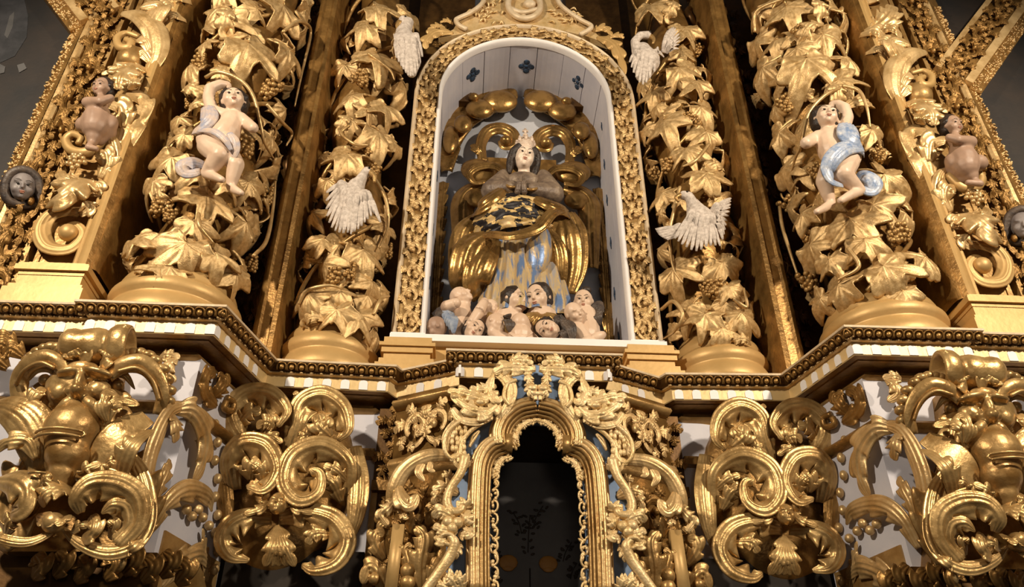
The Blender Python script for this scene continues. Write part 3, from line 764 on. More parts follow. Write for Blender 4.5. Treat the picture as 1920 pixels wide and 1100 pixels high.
for s_ in (-1, 1):
    mb = MB()
    for (z0, z1, d) in ((0, .06, .0), (.06, .10, .02), (.10, .15, .045), (.15, .19, .03), (.19, .215, .015), (.215, .265, .04)):
        mb.box((s_*.775-.19+d, 4.50+d, H+z0), (s_*.775+.19-d, 4.75, H+z1))
    mk('frame_pedestal', mb, MT['gold_pale'], ni, smooth=False)
mk('sill_base', MB().box((-.62, 4.67, H), (.62, 4.8, NZ-.05)), MT['gold_pale'], ni, smooth=False)
for k in range(12):
    z = NZ+.13+k*.195
    if z > ZS: break
    for s_ in (-1, 1):
        put_relief(REL_G, k, (s_*.79, 4.70, z+.02), .145, .20, .14, cgr, flip=(s_ > 0) ^ (k % 2 == 1))
for k in range(12):
    a = math.pi*(k+.5)/12
    put_relief(REL_G, k, (.79*math.cos(a), 4.70, ZS+.79*math.sin(a)), .145, .20, .14, cgr, rot=math.pi/2-a-math.pi/2, flip=k % 2)
# interior planks
na = 9
for k in range(na):
    a0 = math.pi*k/na+.004; a1 = math.pi*(k+1)/na-.004
    A = np.linspace(a0, a1, 6); dr = .002*((k*7) % 3)
    mb = MB(); P = np.array([[((.688-dr)*math.cos(a), y, ZS+(.688-dr)*math.sin(a)) for a in A] for y in (4.70, 5.33)])
    Q = np.array([[((.72)*math.cos(a), y, ZS+(.72)*math.sin(a)) for a in A] for y in (4.70, 5.33)])
    mb.slab(P, Q-P); mk('vault_plank', mb, MT['paint_white_shade'], ni, smooth=False)
for s_ in (-1, 1):
    for (y0, y1) in ((4.70, 4.91), (4.913, 5.12), (5.123, 5.34)):
        x0, x1 = sorted((s_*.688, s_*.72)); mk('jamb_plank', MB().box((x0, y0, NZ), (x1, y1, ZS)), MT['paint_white_shade'], ni, smooth=False)
pts = [(-.70, NZ), (.70, NZ)]+[(.70*math.cos(a), ZS+.70*math.sin(a)) for a in np.linspace(0, math.pi, 24)]
mk('back_board', MB().prism(pts, 5.33, 5.36), MT['niche_blue'], ni, smooth=False)
# gilded scalloped border inside the back of the niche
def w3(l, Y): return [W(u, v, Y-(t[0] if t else 0)) for u, v, *t in l]
mb = MB()
mb.strap(w3([(838, 320), (842, 270), (858, 228), (892, 200), (930, 186), (970, 186, .03)], 5.25), .155, n=40, m=11, lobes=5, lamp=.25, bulge=.22, start=.35, tip=.5, peak=.6, sweep=.1, flutes=1, famp=.05, cup=.1)
mb.ell(W(938, 190, 5.17), (.155, .07, .125), n=24, m=14); mb.ell(W(900, 205, 5.17), (.13, .06, .11), n=20, m=12); mb.ell(W(845, 262, 5.2), (.07, .05, .16), n=16, m=12); mb.ell(W(868, 232, 5.14), (.08, .05, .10)); mb.ell(W(888, 182, 5.13), (.05, .04, .04))
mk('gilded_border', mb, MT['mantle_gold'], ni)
mb = MB()
mb.strap(w3([(1116, 330), (1110, 275), (1095, 236), (1060, 205), (1022, 188), (984, 186, .03)], 5.25), .155, n=40, m=11, lobes=5, lamp=.25, bulge=.22, start=.35, tip=.5, peak=.6, sweep=.1, flutes=1, famp=.05, cup=.1)
mb.ell(W(1014, 190, 5.17), (.155, .07, .125), n=24, m=14); mb.ell(W(1054, 208, 5.17), (.13, .06, .11), n=20, m=12); mb.ell(W(1107, 272, 5.2), (.07, .05, .16), n=16, m=12); mb.ell(W(1090, 245, 5.14), (.08, .05, .10)); mb.ell(W(1062, 190, 5.13), (.05, .04, .04))
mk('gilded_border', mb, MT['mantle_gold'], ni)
for s_ in (-1, 1):
    mb = MB()
    mb.strap([(s_*.66, 5.28, NZ), (s_*.655, 5.26, NZ+.7), (s_*.66, 5.26, NZ+1.3), (s_*.655, 5.26, NZ+1.9)], .045, n=60, m=7, lobes=14, lamp=.5, start=1, tip=.9)
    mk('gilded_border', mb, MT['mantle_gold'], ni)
# painted flower crosses on the vault and the jambs
def cross(sz):
    mb = MB()
    for k in range(4):
        a = k*math.pi/2+.785*0
        mb.ell((.6*math.cos(a)*sz, .6*math.sin(a)*sz, 0), (.36*sz, .36*sz, .004), n=10, m=4)
    mb.ell((0, 0, 0), (.28*sz, .28*sz, .005), n=8, m=4)
    for k in range(4):
        a = k*math.pi/2+.785
        mb.ell((.42*math.cos(a)*sz, .42*math.sin(a)*sz, 0), (.3*sz, .06*sz, .004), rotz(a), n=8, m=4)
    return mesh_of(mb, MT['painted_motif'], name='painted_cross')
CR = cross(.082)
for (u, v) in ((887, 140), (987, 125), (1083, 155)):
    d = ray(u, v); o_ = CAM-np.array((0, 0, ZS)); A_ = d[0]**2+d[2]**2; B_ = 2*(o_[0]*d[0]+o_[2]*d[2]); C_ = o_[0]**2+o_[2]**2-.684**2
    t_ = (-B_+math.sqrt(B_*B_-4*A_*C_))/(2*A_); p = CAM+d*t_
    n = nrm((-p[0], 0, ZS-p[2])); y = np.array((0, 1.0, 0)); x = np.cross(y, n)
    inst('painted_cross', CR, frameM(p, x, y, n), ni)
CR2 = cross(.05)
for i, (u, v) in enumerate(((1128, 235), (1133, 308), (1138, 375), (1145, 455), (1152, 550), (1160, 635))):
    p = WP(u, v, (.684, 0, 0), (1, 0, 0))
    inst('painted_cross', CR2, frameM(p, (0, .55, 0), (0, 0, 1.3), (-1, 0, 0)), ni)
for i, (u, v) in enumerate(((820, 330), (812, 430), (806, 530))):
    p = WP(u, v, (-.684, 0, 0), (1, 0, 0))
    inst('painted_cross', CR2, frameM(p, (0, .55, 0), (0, 0, 1.3), (1, 0, 0)), ni)

# ------------------------------------------------------------------ heads and figures
def head_parts(c, r, R):
    c = np.array(c); T = lambda p: c+R@(np.array(p)*r)
    mb = MB(); E = lambda p, q: mb.ell(T(p), np.array(q)*r, R, n=14, m=10)
    E((0, .12, .15), (.84, .95, .98)); E((0, -.18, -.38), (.64, .68, .62)); E((.36, -.48, -.28), (.34, .34, .34)); E((-.36, -.48, -.28), (.34, .34, .34))
    E((0, -.85, -.02), (.10, .16, .26)); E((0, -.93, -.18), (.15, .16, .12)); E((0, -.62, -.78), (.24, .24, .2)); E((0, -.78, -.50), (.22, .14, .10))
    E((.32, -.68, .28), (.30, .16, .10)); E((-.32, -.68, .28), (.30, .16, .10)); E((.84, .08, -.05), (.09, .18, .24)); E((-.84, .08, -.05), (.09, .18, .24))
    return mb
def head_details(c, r, R, parent, brow=True):
    c = np.array(c); T = lambda p: c+R@(np.array(p)*r)
    for s_ in (-1, 1):
        mk('eye', MB().ell(T((s_*.32, -.80, .08)), np.array((.11, .08, .05))*r, R, n=10, m=6), MT['eye_dark'], parent)
    mb = MB(); mb.ell(T((0, -.90, -.47)), np.array((.20, .07, .05))*r, R, n=10, m=6); mb.ell(T((0, -.87, -.57)), np.array((.15, .07, .05))*r, R, n=10, m=6)
    mk('lips', mb, MT['lip_red'], parent)
    if brow:
        mb = MB()
        for s_ in (-1, 1): mb.tube([T((s_*.12, -.86, .30)), T((s_*.34, -.85, .38)), T((s_*.56, -.70, .30))], [.018*r, .024*r, .01*r], n=8, k=5)
        mk('eyebrows', mb, MT['hair_dark'], parent)
def hair(c, r, R, parent, seed=0, long_=False, bald=False, m_='hair_dark'):
    c = np.array(c); T = lambda p: c+R@(np.array(p)*r); rr = random.Random(seed); mb = MB()
    mb.ell(T((0, .32, .26)), np.array((1.02, .98, 1.04))*r, R, n=14, m=10); mb.ell(T((0, .35, -.25)), np.array((.95, .75, .7))*r, R, n=14, m=10)
    for k in range(26):
        a = rr.uniform(-2.2, 2.2)+math.pi/2; e = rr.uniform(-.1, 1.1)
        p = (.92*math.cos(a)*math.cos(e), .28+.88*math.sin(a)*math.cos(e), .22+.95*math.sin(e))
        mb.ell(T(p), np.array((.2, .22, .18))*r*rr.uniform(.7, 1.1), R, n=8, m=6)
    if long_:
        for s_ in (-1, 1):
            mb.tube([T((s_*.5, -.35, 1.0)), T((s_*.9, -.2, .5)), T((s_*1.0, -.05, -.2)), T((s_*.95, .0, -1.0)), T((s_*.9, -.1, -1.7))], np.array([.25, .3, .32, .32, .15])*r, n=20, k=8)
    return sculpt('hair', mb, MT[m_], parent, voxel=r*.09, smooth=2)
def Rot(yaw=0, pitch=0, roll=0):
    """yaw: turn to picture right (+), pitch: look down towards viewer (+), roll: lean clockwise in picture (+)"""
    return roty(roll) @ rotz(-yaw*-1) @ rotx(pitch)
def Rf(yaw=0, pitch=0, roll=0): return rotz(yaw) @ rotx(pitch) @ roty(roll)

# ------------------------------------------------------------------ statue
SY = 4.98
st = thing('statue', (0.0, SY, NZ), 'crowned praying woman statue in worn blue and gold robes', 'statue')
def wr(u, v, Y=SY): return W(u, v, Y)
mpx = pxm(wr(985, 400))
# skirt rings
rings = [(985, 610, 80), (985, 575, 76), (984, 540, 70), (982, 500, 62), (979, 460, 55), (977, 430, 52), (975, 400, 50)]
a = np.linspace(0, 2*math.pi, 180, endpoint=False); P = []
for (u, v, hw) in rings:
    c = wr(u, v); rx = hw*mpx; fold = 1+.10*np.abs(np.cos(7*a+.5*np.sin(3*a)+v*.004))**.7+.04*np.cos(19*a+1)+.03*np.cos(5*a+2)-.06
    P.append(np.stack([c[0]+rx*np.cos(a)*fold, c[1]+rx*.72*np.sin(a)*fold, np.full(len(a), c[2])], 1))
Pf = catmull(np.array(P).reshape(len(P), -1), 40).reshape(40, 180, 3)
mk('skirt', MB().grid(Pf, wv=True, flip=True), MT['skirt_stripe'], st, label='blue and gold striped skirt falling in folds')
# torso and sleeves
mat('robe_brown', (.09, .06, .045), (.24, .175, .12), .1, .5, 10, .4, 40, c3=(.40, .31, .21))
mb = MB()
mb.ell(wr(977, 405), (.20, .15, .16)); mb.ell(wr(980, 370), (.17, .13, .15)); mb.ell(wr(981, 345), (.17, .11, .10)); cap(mb, wr(983, 335), wr(984, 310), .055, .05)
sculpt('bodice', mb, MT['robe_brown'], st, voxel=.012, smooth=3)
for (sh, el, ha, rr_) in (((946, 332), (922, 358), (962, 352), .075), ((1018, 334), (1036, 364), (994, 356), .08)):
    mb = MB(); s0 = wr(*sh); e0 = wr(*el, SY-.12); h0 = wr(*ha, SY-.22)
    cap(mb, s0, e0, rr_*.9, rr_*1.15); cap(mb, e0, h0, rr_*1.15, rr_*.75); mb.ell(wr((sh[0]+el[0])/2, (sh[1]+el[1])/2+6, SY-.10), (rr_*1.2, rr_*1.1, rr_*1.1))
    sculpt('sleeve', mb, MT['robe_brown'], st, voxel=.010, smooth=2)
    c = wr(ha[0], ha[1]-4, SY-.25); mk('cuff', MB().tube([c+np.array((rr_*.6*math.cos(t_), .03*math.sin(t_), rr_*.55*math.sin(t_))) for t_ in np.linspace(0, 6.28, 16, endpoint=False)], .012, n=32, k=6, closed=True), MT['gold_shaft'], st)
# joined hands
mb = MB()
for s_, u in ((-1, 973), (1, 981)):
    c = wr(u, 345, SY-.29)
    cap(mb, c+np.array((s_*.008, .02, -.06)), c+np.array((0, -.005, .0)), .026, .024, n=8)
    for k in range(4):
        b = c+np.array((s_*.004, -.012+k*.012, .0)); cap(mb, b, b+np.array((-s_*.006, -.01, .075-.008*abs(k-1.5))), .0085, .006, n=6, k=3)
    cap(mb, c+np.array((s_*.01, .02, -.03)), c+np.array((s_*.012, -.03, .03)), .009, .007, n=6, k=3)
mk('hands', mb, MT['robe_brown'], st, label='dark hands pressed together in prayer')
# swirling patched sash
a2 = np.linspace(0, 2*math.pi, 72, endpoint=False); P = []
for (u, v, hw, ry) in ((974, 458, 60, .20), (970, 446, 72, .24), (966, 429, 78, .26), (965, 412, 74, .25), (968, 394, 60, .20), (974, 378, 44, .14)):
    c = wr(u, v, SY-.03); rx = hw*mpx
    P.append(np.stack([c[0]+rx*np.cos(a2), c[1]+ry*np.sin(a2)*(1+.05*np.sin(9*a2+v)), c[2]+.035*np.cos(a2+.6)+.012*np.sin(8*a2+v*.7)], 1))
Pf = catmull(np.array(P).reshape(len(P), -1), 34).reshape(34, 72, 3)
for i in range(34): Pf[i] = (Pf[i]-Pf[i].mean(0))*(1+.025*math.sin(i*1.35))+Pf[i].mean(0)
mk('sash', MB().grid(Pf, wv=True, flip=True), MT['sash_patch'], st, label='wrapped sash patched in black and gold')
# mantle folds
def S_(l, Y=SY): return [W(u, v, Y-(t[0] if t else 0)) for u, v, *t in l]
mb = MB(); kw = dict(lobes=0, n=34, m=17, flutes=3, famp=.13, bulge=.4, thick=.18)
mb.strap(S_([(1062, 392, .2), (1035, 400, .3), (1008, 428, .32), (960, 442, .3), (915, 440, .2), (885, 455, .1)]), .05, **kw)
mb.strap(S_([(950, 352, .2), (925, 372, .25), (898, 392, .2), (880, 410, .05)]), .065, **kw)
mb.strap(S_([(1000, 372, .24), (1030, 385, .28), (1062, 398, .2), (1072, 415, .08)]), .06, **kw)
mb.strap(S_([(915, 440, .15), (885, 470, .15), (870, 520, .1), (866, 548, .0)]), .13, start=.4, tip=.5, **kw)
mb.strap(S_([(900, 405, .05), (872, 440, .03), (862, 490, .0), (860, 530, -.05)]), .10, start=.5, tip=.4, **kw)
mb.strap(S_([(930, 450, .12), (905, 490, .16), (892, 530, .12), (900, 560, .0)]), .11, start=.4, tip=.5, **kw)
mb.strap(S_([(1050, 405, .15), (1058, 450, .12), (1062, 500, .05), (1058, 550, .0)]), .13, start=.5, tip=.5, **kw)
mb.strap(S_([(1068, 400, .03), (1080, 440, .0), (1082, 500, -.03), (1070, 550, -.05)]), .09, start=.5, tip=.4, **kw)
mb.strap(S_([(1025, 430, .2), (1045, 470, .16), (1048, 520, .08), (1040, 560, .0)]), .07, start=.6, tip=.4, **kw)
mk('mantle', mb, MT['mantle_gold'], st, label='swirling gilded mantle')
# knee fold
mk('knee_fold', MB().ell(wr(1010, 470, SY-.17), (.10, .09, .24), roty(.12)), MT['skirt_stripe'], st)
# head
hc = wr(983, 298, SY-.08); hr = .106; HR = Rf(.10, .12, .14)
mbh = head_parts(hc, hr, HR @ np.diag((.9, 1, 1.1))); cap(mbh, hc+np.array((0, .02, -.05)), wr(982, 335, SY-.02), .045, .055)
hd_ = sculpt('head', mbh, MT['face_pale'], st, voxel=.006, smooth=3, label='pale oval face tilted to one side')
head_details(hc, hr, HR @ np.diag((.9, 1, 1.1)), hd_)
hair(hc+np.array((0, .012, .008)), hr*1.0, HR, hd_, 3, long_=True)
cc = hc+np.array((.012, .015, .10))
mb = MB(); mb.lathe([(.062, 0), (.068, .01), (.066, .03), (.075, .075), (.07, .08), (.055, .03), (.05, 0)], cc, 20)
for k in range(8):
    an = k*math.pi/4; c = cc+np.array((.07*math.cos(an), .07*math.sin(an), .085)); mb.ell(c, (.016, .016, .026), n=8, m=6); mb.ell(c+np.array((0, 0, .03)), .011, n=6, m=5)
mb.tube([cc+np.array((-.07, 0, .08)), cc+np.array((-.04, 0, .14)), cc+np.array((0, 0, .16)), cc+np.array((.04, 0, .14)), cc+np.array((.07, 0, .08))], .012, n=14, k=6)
mb.tube([cc+np.array((0, -.07, .08)), cc+np.array((0, -.04, .14)), cc+np.array((0, 0, .16)), cc+np.array((0, .04, .14)), cc+np.array((0, .07, .08))], .012, n=14, k=6)
mb.ell(cc+np.array((0, 0, .18)), .022); mb.obox(cc+np.array((0, 0, .225)), (.009, 0, 0), (0, .009, 0), (0, 0, .03)); mb.obox(cc+np.array((0, 0, .23)), (.024, 0, 0), (0, .008, 0), (0, 0, .008))
mk('crown', mb, MT['crown_pale'], hd_, label='pale openwork crown')
# ------------------------------------------------------------------ aureole behind the statue
au = thing('aureole', (0, 5.22, NZ), 'gilded scroll-shaped glory board standing behind the statue', 'carving')
AY = 5.2
kw = dict(lobes=0, n=40, m=9, bulge=.5, flutes=3, famp=.16)
for s_ in (0, 1):
    f = (lambda u: u) if s_ == 0 else (lambda u: 1972-u)
    def A_(l): return [W(f(u), v+(0 if s_ == 0 else 4), AY-(t[0] if t else 0)) for u, v, *t in l]
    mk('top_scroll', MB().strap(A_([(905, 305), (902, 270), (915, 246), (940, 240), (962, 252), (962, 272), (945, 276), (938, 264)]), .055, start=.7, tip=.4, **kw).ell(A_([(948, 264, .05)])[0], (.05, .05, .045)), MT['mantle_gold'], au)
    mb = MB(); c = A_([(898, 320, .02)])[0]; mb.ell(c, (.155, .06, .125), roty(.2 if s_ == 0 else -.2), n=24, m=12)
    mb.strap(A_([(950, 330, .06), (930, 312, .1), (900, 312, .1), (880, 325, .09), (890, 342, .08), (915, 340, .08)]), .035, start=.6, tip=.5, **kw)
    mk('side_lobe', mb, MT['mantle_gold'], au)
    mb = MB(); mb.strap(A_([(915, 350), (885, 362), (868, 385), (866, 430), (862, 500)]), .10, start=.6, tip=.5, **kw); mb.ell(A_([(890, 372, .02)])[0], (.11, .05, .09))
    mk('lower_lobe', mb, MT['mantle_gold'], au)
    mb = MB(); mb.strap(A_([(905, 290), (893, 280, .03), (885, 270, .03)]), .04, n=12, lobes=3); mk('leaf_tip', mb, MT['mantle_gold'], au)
mk('backing_plate', MB().box((-.30, 5.22, NZ), (.30, 5.26, 6.6)), MT['gold_old'], au, smooth=False)

# ------------------------------------------------------------------ cherubs at the statue's feet
def cherub(u, v, Y, r_px, R, label, hairkind=1, skin='skin', body=None, wings=None, seed=0, details=True, cat='cherub', hm='hair_dark'):
    c = W(u, v, Y); r = r_px*pxm(c)
    t = thing('cherub', (c[0], c[1], NZ), label, cat, 'cherubs at the statue feet')
    mb = head_parts(c, r, R)
    nk = c+R@(np.array((0, .15, -.8))*r)
    if body:
        prev = nk
        for (bu, bv, bY, br) in body:
            p = W(bu, bv, bY); cap(mb, prev, p, r*.55 if prev is nk else pr_, br*pxm(p)); prev = p; pr_ = br*pxm(p)
    bo_ = sculpt('body', mb, MT[skin], t, voxel=r*.075, smooth=3)
    if details: head_details(c, r, R, bo_, brow=True)
    if hairkind: hair(c, r, R, bo_, seed, m_=hm)
    return t, c, r
CY = 4.82
def wing(t, pts, w, m_='wing_dark', N=(0, -1, 0)):
    """feathered wing: a fan of overlapping blades"""
    root = np.array(pts[0]); tips = catmull(pts[1:], 7)
    mb = MB()
    for i, p in enumerate(tips):
        mid = (root+p)/2+np.array((0, -.02-.004*i, 0)); mb.strap([root, mid, p], w, N=N, n=12, m=5, lobes=0, bulge=.25, start=.5, tip=.3)
    mk('wing', mb, MT[m_], t)
t1, c, r = cherub(967, 565, 4.80, 26, Rf(.7, .25, .12), 'large dark-haired cherub whose face turns to meet its neighbour, ochre collar', seed=1, body=[(955, 600, 4.86, 30), (945, 640, 4.88, 36)])
wing(t1, [W(930, 590, 4.80), W(915, 600, 4.76), W(935, 620, 4.74), W(955, 625, 4.74)], .04, 'gold_shaft')
t2, c, r = cherub(1009, 560, 4.79, 27, Rf(-.5, .3, -.05), 'large dark-haired cherub with rosy face looking down, scalloped gold collar', seed=2, body=[(1015, 600, 4.86, 32), (1020, 640, 4.88, 38)])
mb = MB()
for k in range(7):
    an = -.9+k*.3; p = W(1015, 588, 4.76); mb.strap([p, p+np.array((.12*math.sin(an), -.03, -.05)), p+np.array((.2*math.sin(an), -.02, -.06-.05*math.cos(an)))], .03, n=10, m=5, lobes=0)
mk('collar', mb, MT['gold_shaft'], t2)
tt, c, r = cherub(865, 557, 4.84, 21, Rf(.8, -.5, -.3), 'plump cherub looking up beside the niche jamb with a blue-grey wing', hairkind=0, seed=3, body=[(862, 590, 4.86, 24), (868, 625, 4.86, 26)], details=False)
mk('arm', cap(cap(MB(), W(848, 578, 4.80), W(838, 575, 4.74), .05, .045), W(838, 575, 4.74), W(855, 568, 4.70), .045, .035), MT['skin'], tt)
wing(tt, [W(852, 592, 4.76), W(826, 586, 4.74), W(834, 605, 4.72), W(850, 625, 4.72)], .03, 'wing_blue')
tt, c, r = cherub(888, 619, 4.74, 22, Rf(.35, .3, .55), 'cherub head with curly dark hair tilted sideways above the sill', seed=4)
tt, c, r = cherub(919, 580, 4.84, 19, Rf(1.2, .2, .1), 'cherub turned away showing plump cheek between two others', hairkind=0, details=False, body=[(915, 605, 4.86, 20)])
mk('arm', cap(cap(MB(), W(882, 608, 4.72), W(898, 585, 4.72), .035, .04), W(898, 585, 4.72), W(908, 566, 4.76), .04, .032), MT['skin'], tt)
tt, c, r = cherub(931, 608, 4.76, 22, Rf(1.0, .1, .2), 'cherub with bald crown resting its chin on the sill', hairkind=0, details=False, body=[(945, 640, 4.78, 18)])
wing(tt, [W(952, 600, 4.74), W(948, 590, 4.72), W(955, 615, 4.70), W(958, 625, 4.70)], .035, 'wing_dark')
tt, c, r = cherub(975, 612, 4.74, 23, Rf(-.1, .9, 0), 'cherub bowing forward so only its smooth crown shows', hairkind=0, details=False, body=[(976, 630, 4.74, 24)])
mk('ribbon_fold', MB().strap([W(950, 634, 4.70), W(975, 640, 4.66), W(1000, 632, 4.70)], .035, n=20, lobes=0, m=7, start=.6, tip=.5).strap([W(955, 622, 4.70), W(975, 630, 4.665), W(998, 622, 4.70)], .02, n=20, lobes=0, m=7, start=.6, tip=.5), MT['skin'], tt)
tt, c, r = cherub(1028, 618, 4.74, 24, Rf(-.35, .3, -1.1), 'sleeping cherub head lying on its side with black hair', seed=6)
wing(tt, [W(1052, 618, 4.74), W(1045, 590, 4.72), W(1062, 605, 4.72), W(1065, 640, 4.72)], .045, 'wing_dark')
tt, c, r = cherub(1094, 565, 4.84, 21, Rf(-.2, .3, 0), 'cherub with tiny dark topknot sitting upright near the niche jamb', hairkind=0, seed=7, body=[(1098, 595, 4.86, 24), (1100, 630, 4.86, 27)])
mk('topknot', MB().ell(W(1100, 544, 4.84), (.035, .03, .03)), MT['hair_dark'], tt)
wing(tt, [W(1110, 590, 4.84), W(1128, 565, 4.84), W(1132, 580, 4.82), W(1125, 610, 4.82)], .04, 'wing_dark')
tt, c, r = cherub(1077, 588, 4.77, 20, Rf(.5, .3, -.5), 'cherub leaning forward in profile below the one with topknot', hairkind=0, seed=8, body=[(1085, 620, 4.80, 16), (1100, 645, 4.8, 18)], details=False)
wing(tt, [W(1062, 600, 4.74), W(1052, 600, 4.70), W(1062, 625, 4.70), W(1075, 640, 4.70)], .04, 'wing_dark')
mk('foot', MB().ell(W(1120, 632, 4.74), (.07, .04, .035), roty(-.5)).ell(W(1105, 640, 4.74), (.06, .04, .04)), MT['skin'], tt)
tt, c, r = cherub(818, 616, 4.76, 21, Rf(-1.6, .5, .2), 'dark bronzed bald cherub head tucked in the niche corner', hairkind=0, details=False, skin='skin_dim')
wing(tt, [W(835, 600, 4.76), W(812, 585, 4.8), W(825, 575, 4.8), W(838, 585, 4.8)], .035, 'wing_dark')
# ================================================================== cherubs and birds on the columns
def figure(name, label, cat, head, hr, R, chains, ells, skin, cloth=None, seed=0, group=None, hk=1, base=None, voxel=.007, long_=False, fat=1.0):
    """one fused body from chains of (u, v, Y, radius_px)"""
    c = W(*head); r = hr*pxm(c)
    b = W(*base) if base else c
    t = thing(name, b, label, cat, group)
    mb = head_parts(c, r, R)
    for ch in chains:
        pts = [(W(u, v, Y), fat*q_*pxm(W(u, v, Y))) for u, v, Y, q_ in ch]
        for (a, ra), (b_, rb) in zip(pts, pts[1:]): cap(mb, a, b_, ra, rb)
    for (u, v, Y, rx, ry, rz, ro) in ells:
        p = W(u, v, Y); s_ = pxm(p)*fat; mb.ell(p, (rx*s_, ry*s_, rz*s_), roty(ro), n=16, m=10)
    bo_ = sculpt('body', mb, MT[skin], t, voxel=voxel, smooth=4)
    head_details(c, r, R, bo_)
    if hk: hair(c+np.array((0, .012, .006)), r*1.1, R, bo_, seed, long_=long_)
    return t, c, r
def fingers(mb, p, d, side, n_, L):
    d = nrm(d); side = nrm(side)
    for k in range(4):
        b = p+side*(k-1.5)*L*.22; cap(mb, b, b+d*L*(.9-.12*abs(k-1.2))+np.array(n_)*L*.25, L*.12, L*.09, n=6, k=3)
    cap(mb, p-side*L*.35, p-side*L*.65+d*L*.45, L*.13, L*.10, n=6, k=3)

# cherub with raised arm, bare hips
Y0 = 3.76
t, c, r = figure('cherub', 'carved flesh-coloured cherub with arm over head and faded pink drapery', 'cherub', (438, 189, Y0-.02), 25, Rf(.22, .05, -.22),
    [[(443, 212, Y0, 9), (434, 228, Y0, 19), (424, 250, Y0-.02, 23), (408, 270, Y0, 24)],
     [(398, 208, Y0, 11), (391, 184, Y0, 10), (394, 166, Y0-.01, 9.5), (412, 158, Y0, 8), (426, 160, Y0+.02, 7)],
     [(434, 224, Y0, 14), (398, 208, Y0, 11)], [(450, 224, Y0, 13), (464, 232, Y0, 10.5), (475, 240, Y0-.04, 9)],
     [(393, 272, Y0-.02, 21), (412, 292, Y0-.06, 17), (398, 310, Y0-.03, 13.5), (387, 323, Y0, 9.5)], [(387, 326, Y0, 8.5), (402, 331, Y0-.03, 8), (416, 337, Y0-.05, 6)],
     [(424, 283, Y0, 18), (442, 308, Y0-.02, 14.5), (436, 334, Y0+.01, 11), (433, 350, Y0+.03, 8)], [(434, 352, Y0+.03, 8), (444, 358, Y0-.01, 7), (453, 362, Y0-.03, 5)]],
    [(385, 262, Y0, 15, 15, 20, -.3), (428, 262, Y0-.04, 14, 14, 14, 0)], 'skin', seed=21, group=None, base=(410, 365, Y0), fat=1.14)
mbf = MB(); fingers(mbf, W(426, 160, Y0), W(436, 163, Y0)-W(426, 160, Y0), (0, -.3, 1), (0, -.3, 0), .035); mk('fingers', mbf, MT['skin'], t)
mb = MB(); kw = dict(lobes=0, n=30, m=11, flutes=5, famp=.16, bulge=.5, thick=.3)
mb.strap(S_([(390, 202, .04), (392, 222, .08), (378, 238, .06), (366, 246, .0)], Y0), .058, start=.7, tip=.7, **kw)
mb.strap(S_([(372, 244, .08), (400, 246, .13), (422, 262, .13), (434, 282, .1)], Y0), .022, start=.8, tip=.5, **kw)
mb.strap(S_([(430, 250, .11), (440, 268, .10), (438, 290, .07), (424, 308, .03)], Y0), .032, start=.6, tip=.4, **kw)
mk('drapery', mb, MT['cloth_blue'], t, label='faded pink and blue loincloth')
mb = MB(); mb.strap(S_([(385, 310, -.04), (362, 305, .0), (345, 312, .02), (352, 325, .0), (376, 322, .0)], Y0), .05, start=.6, tip=.5, **kw)
mk('drapery_end', mb, MT['cloth_blue'], t)
# cherub in blue drapery on the other column
t, c, r = figure('cherub', 'carved flesh-coloured cherub with bright blue drapery round its waist', 'cherub', (1549, 221, Y0-.02), 25, Rf(-.12, .05, .2),
    [[(1548, 244, Y0, 9), (1550, 260, Y0, 19), (1558, 282, Y0-.02, 22), (1576, 302, Y0, 24)],
     [(1582, 240, Y0, 11), (1589, 220, Y0, 10), (1584, 203, Y0, 9.5), (1572, 196, Y0+.02, 8), (1562, 196, Y0+.04, 7)],
     [(1550, 258, Y0, 14), (1582, 242, Y0, 11)], [(1535, 258, Y0, 13), (1522, 263, Y0, 11), (1511, 268, Y0-.04, 10)],
     [(1588, 302, Y0-.02, 21), (1580, 326, Y0-.06, 17), (1596, 342, Y0-.03, 13.5), (1612, 356, Y0, 9.5)], [(1612, 358, Y0, 8.5), (1594, 366, Y0-.03, 8), (1576, 376, Y0-.05, 6)],
     [(1558, 314, Y0, 18), (1546, 340, Y0-.02, 14.5), (1552, 364, Y0+.01, 11), (1558, 380, Y0+.03, 8)], [(1558, 382, Y0+.03, 8), (1544, 391, Y0-.01, 7), (1531, 397, Y0-.03, 5.5)]],
    [(1598, 295, Y0, 15, 15, 20, .3), (1556, 296, Y0-.04, 14, 14, 14, 0)], 'skin', seed=22, base=(1575, 400, Y0), fat=1.14)
mbf = MB(); fingers(mbf, W(1562, 196, Y0), (-1, 0, -.1), (0, -.3, 1), (0, -.3, 0), .035); mk('fingers', mbf, MT['skin'], t)
mat('cloth_bright', (.17, .26, .45), (.50, .54, .62), .05, .4, 20, .3, 50, c3=(.75, .73, .72))
mb = MB()
mb.strap(S_([(1588, 236, .07), (1592, 256, .11), (1606, 268, .10), (1616, 285, .02)], Y0), .08, start=.7, tip=.6, **kw)
mb.strap(S_([(1612, 276, .08), (1585, 278, .13), (1562, 296, .13), (1552, 318, .1), (1556, 338, .06)], Y0), .055, start=.8, tip=.5, **kw)
mb.strap(S_([(1552, 300, .1), (1550, 320, .1), (1560, 340, .08), (1580, 348, .04)], Y0), .035, start=.6, tip=.4, **kw)
mk('drapery', mb, MT['cloth_bright'], t, label='blue loincloth with white folds')
mb = MB(); mb.strap(S_([(1604, 335, -.04), (1622, 330, .0), (1638, 342, .02), (1632, 358, .0), (1615, 356, .0)], Y0), .055, start=.6, tip=.5, **kw)
mk('drapery_end', mb, MT['cloth_bright'], t)

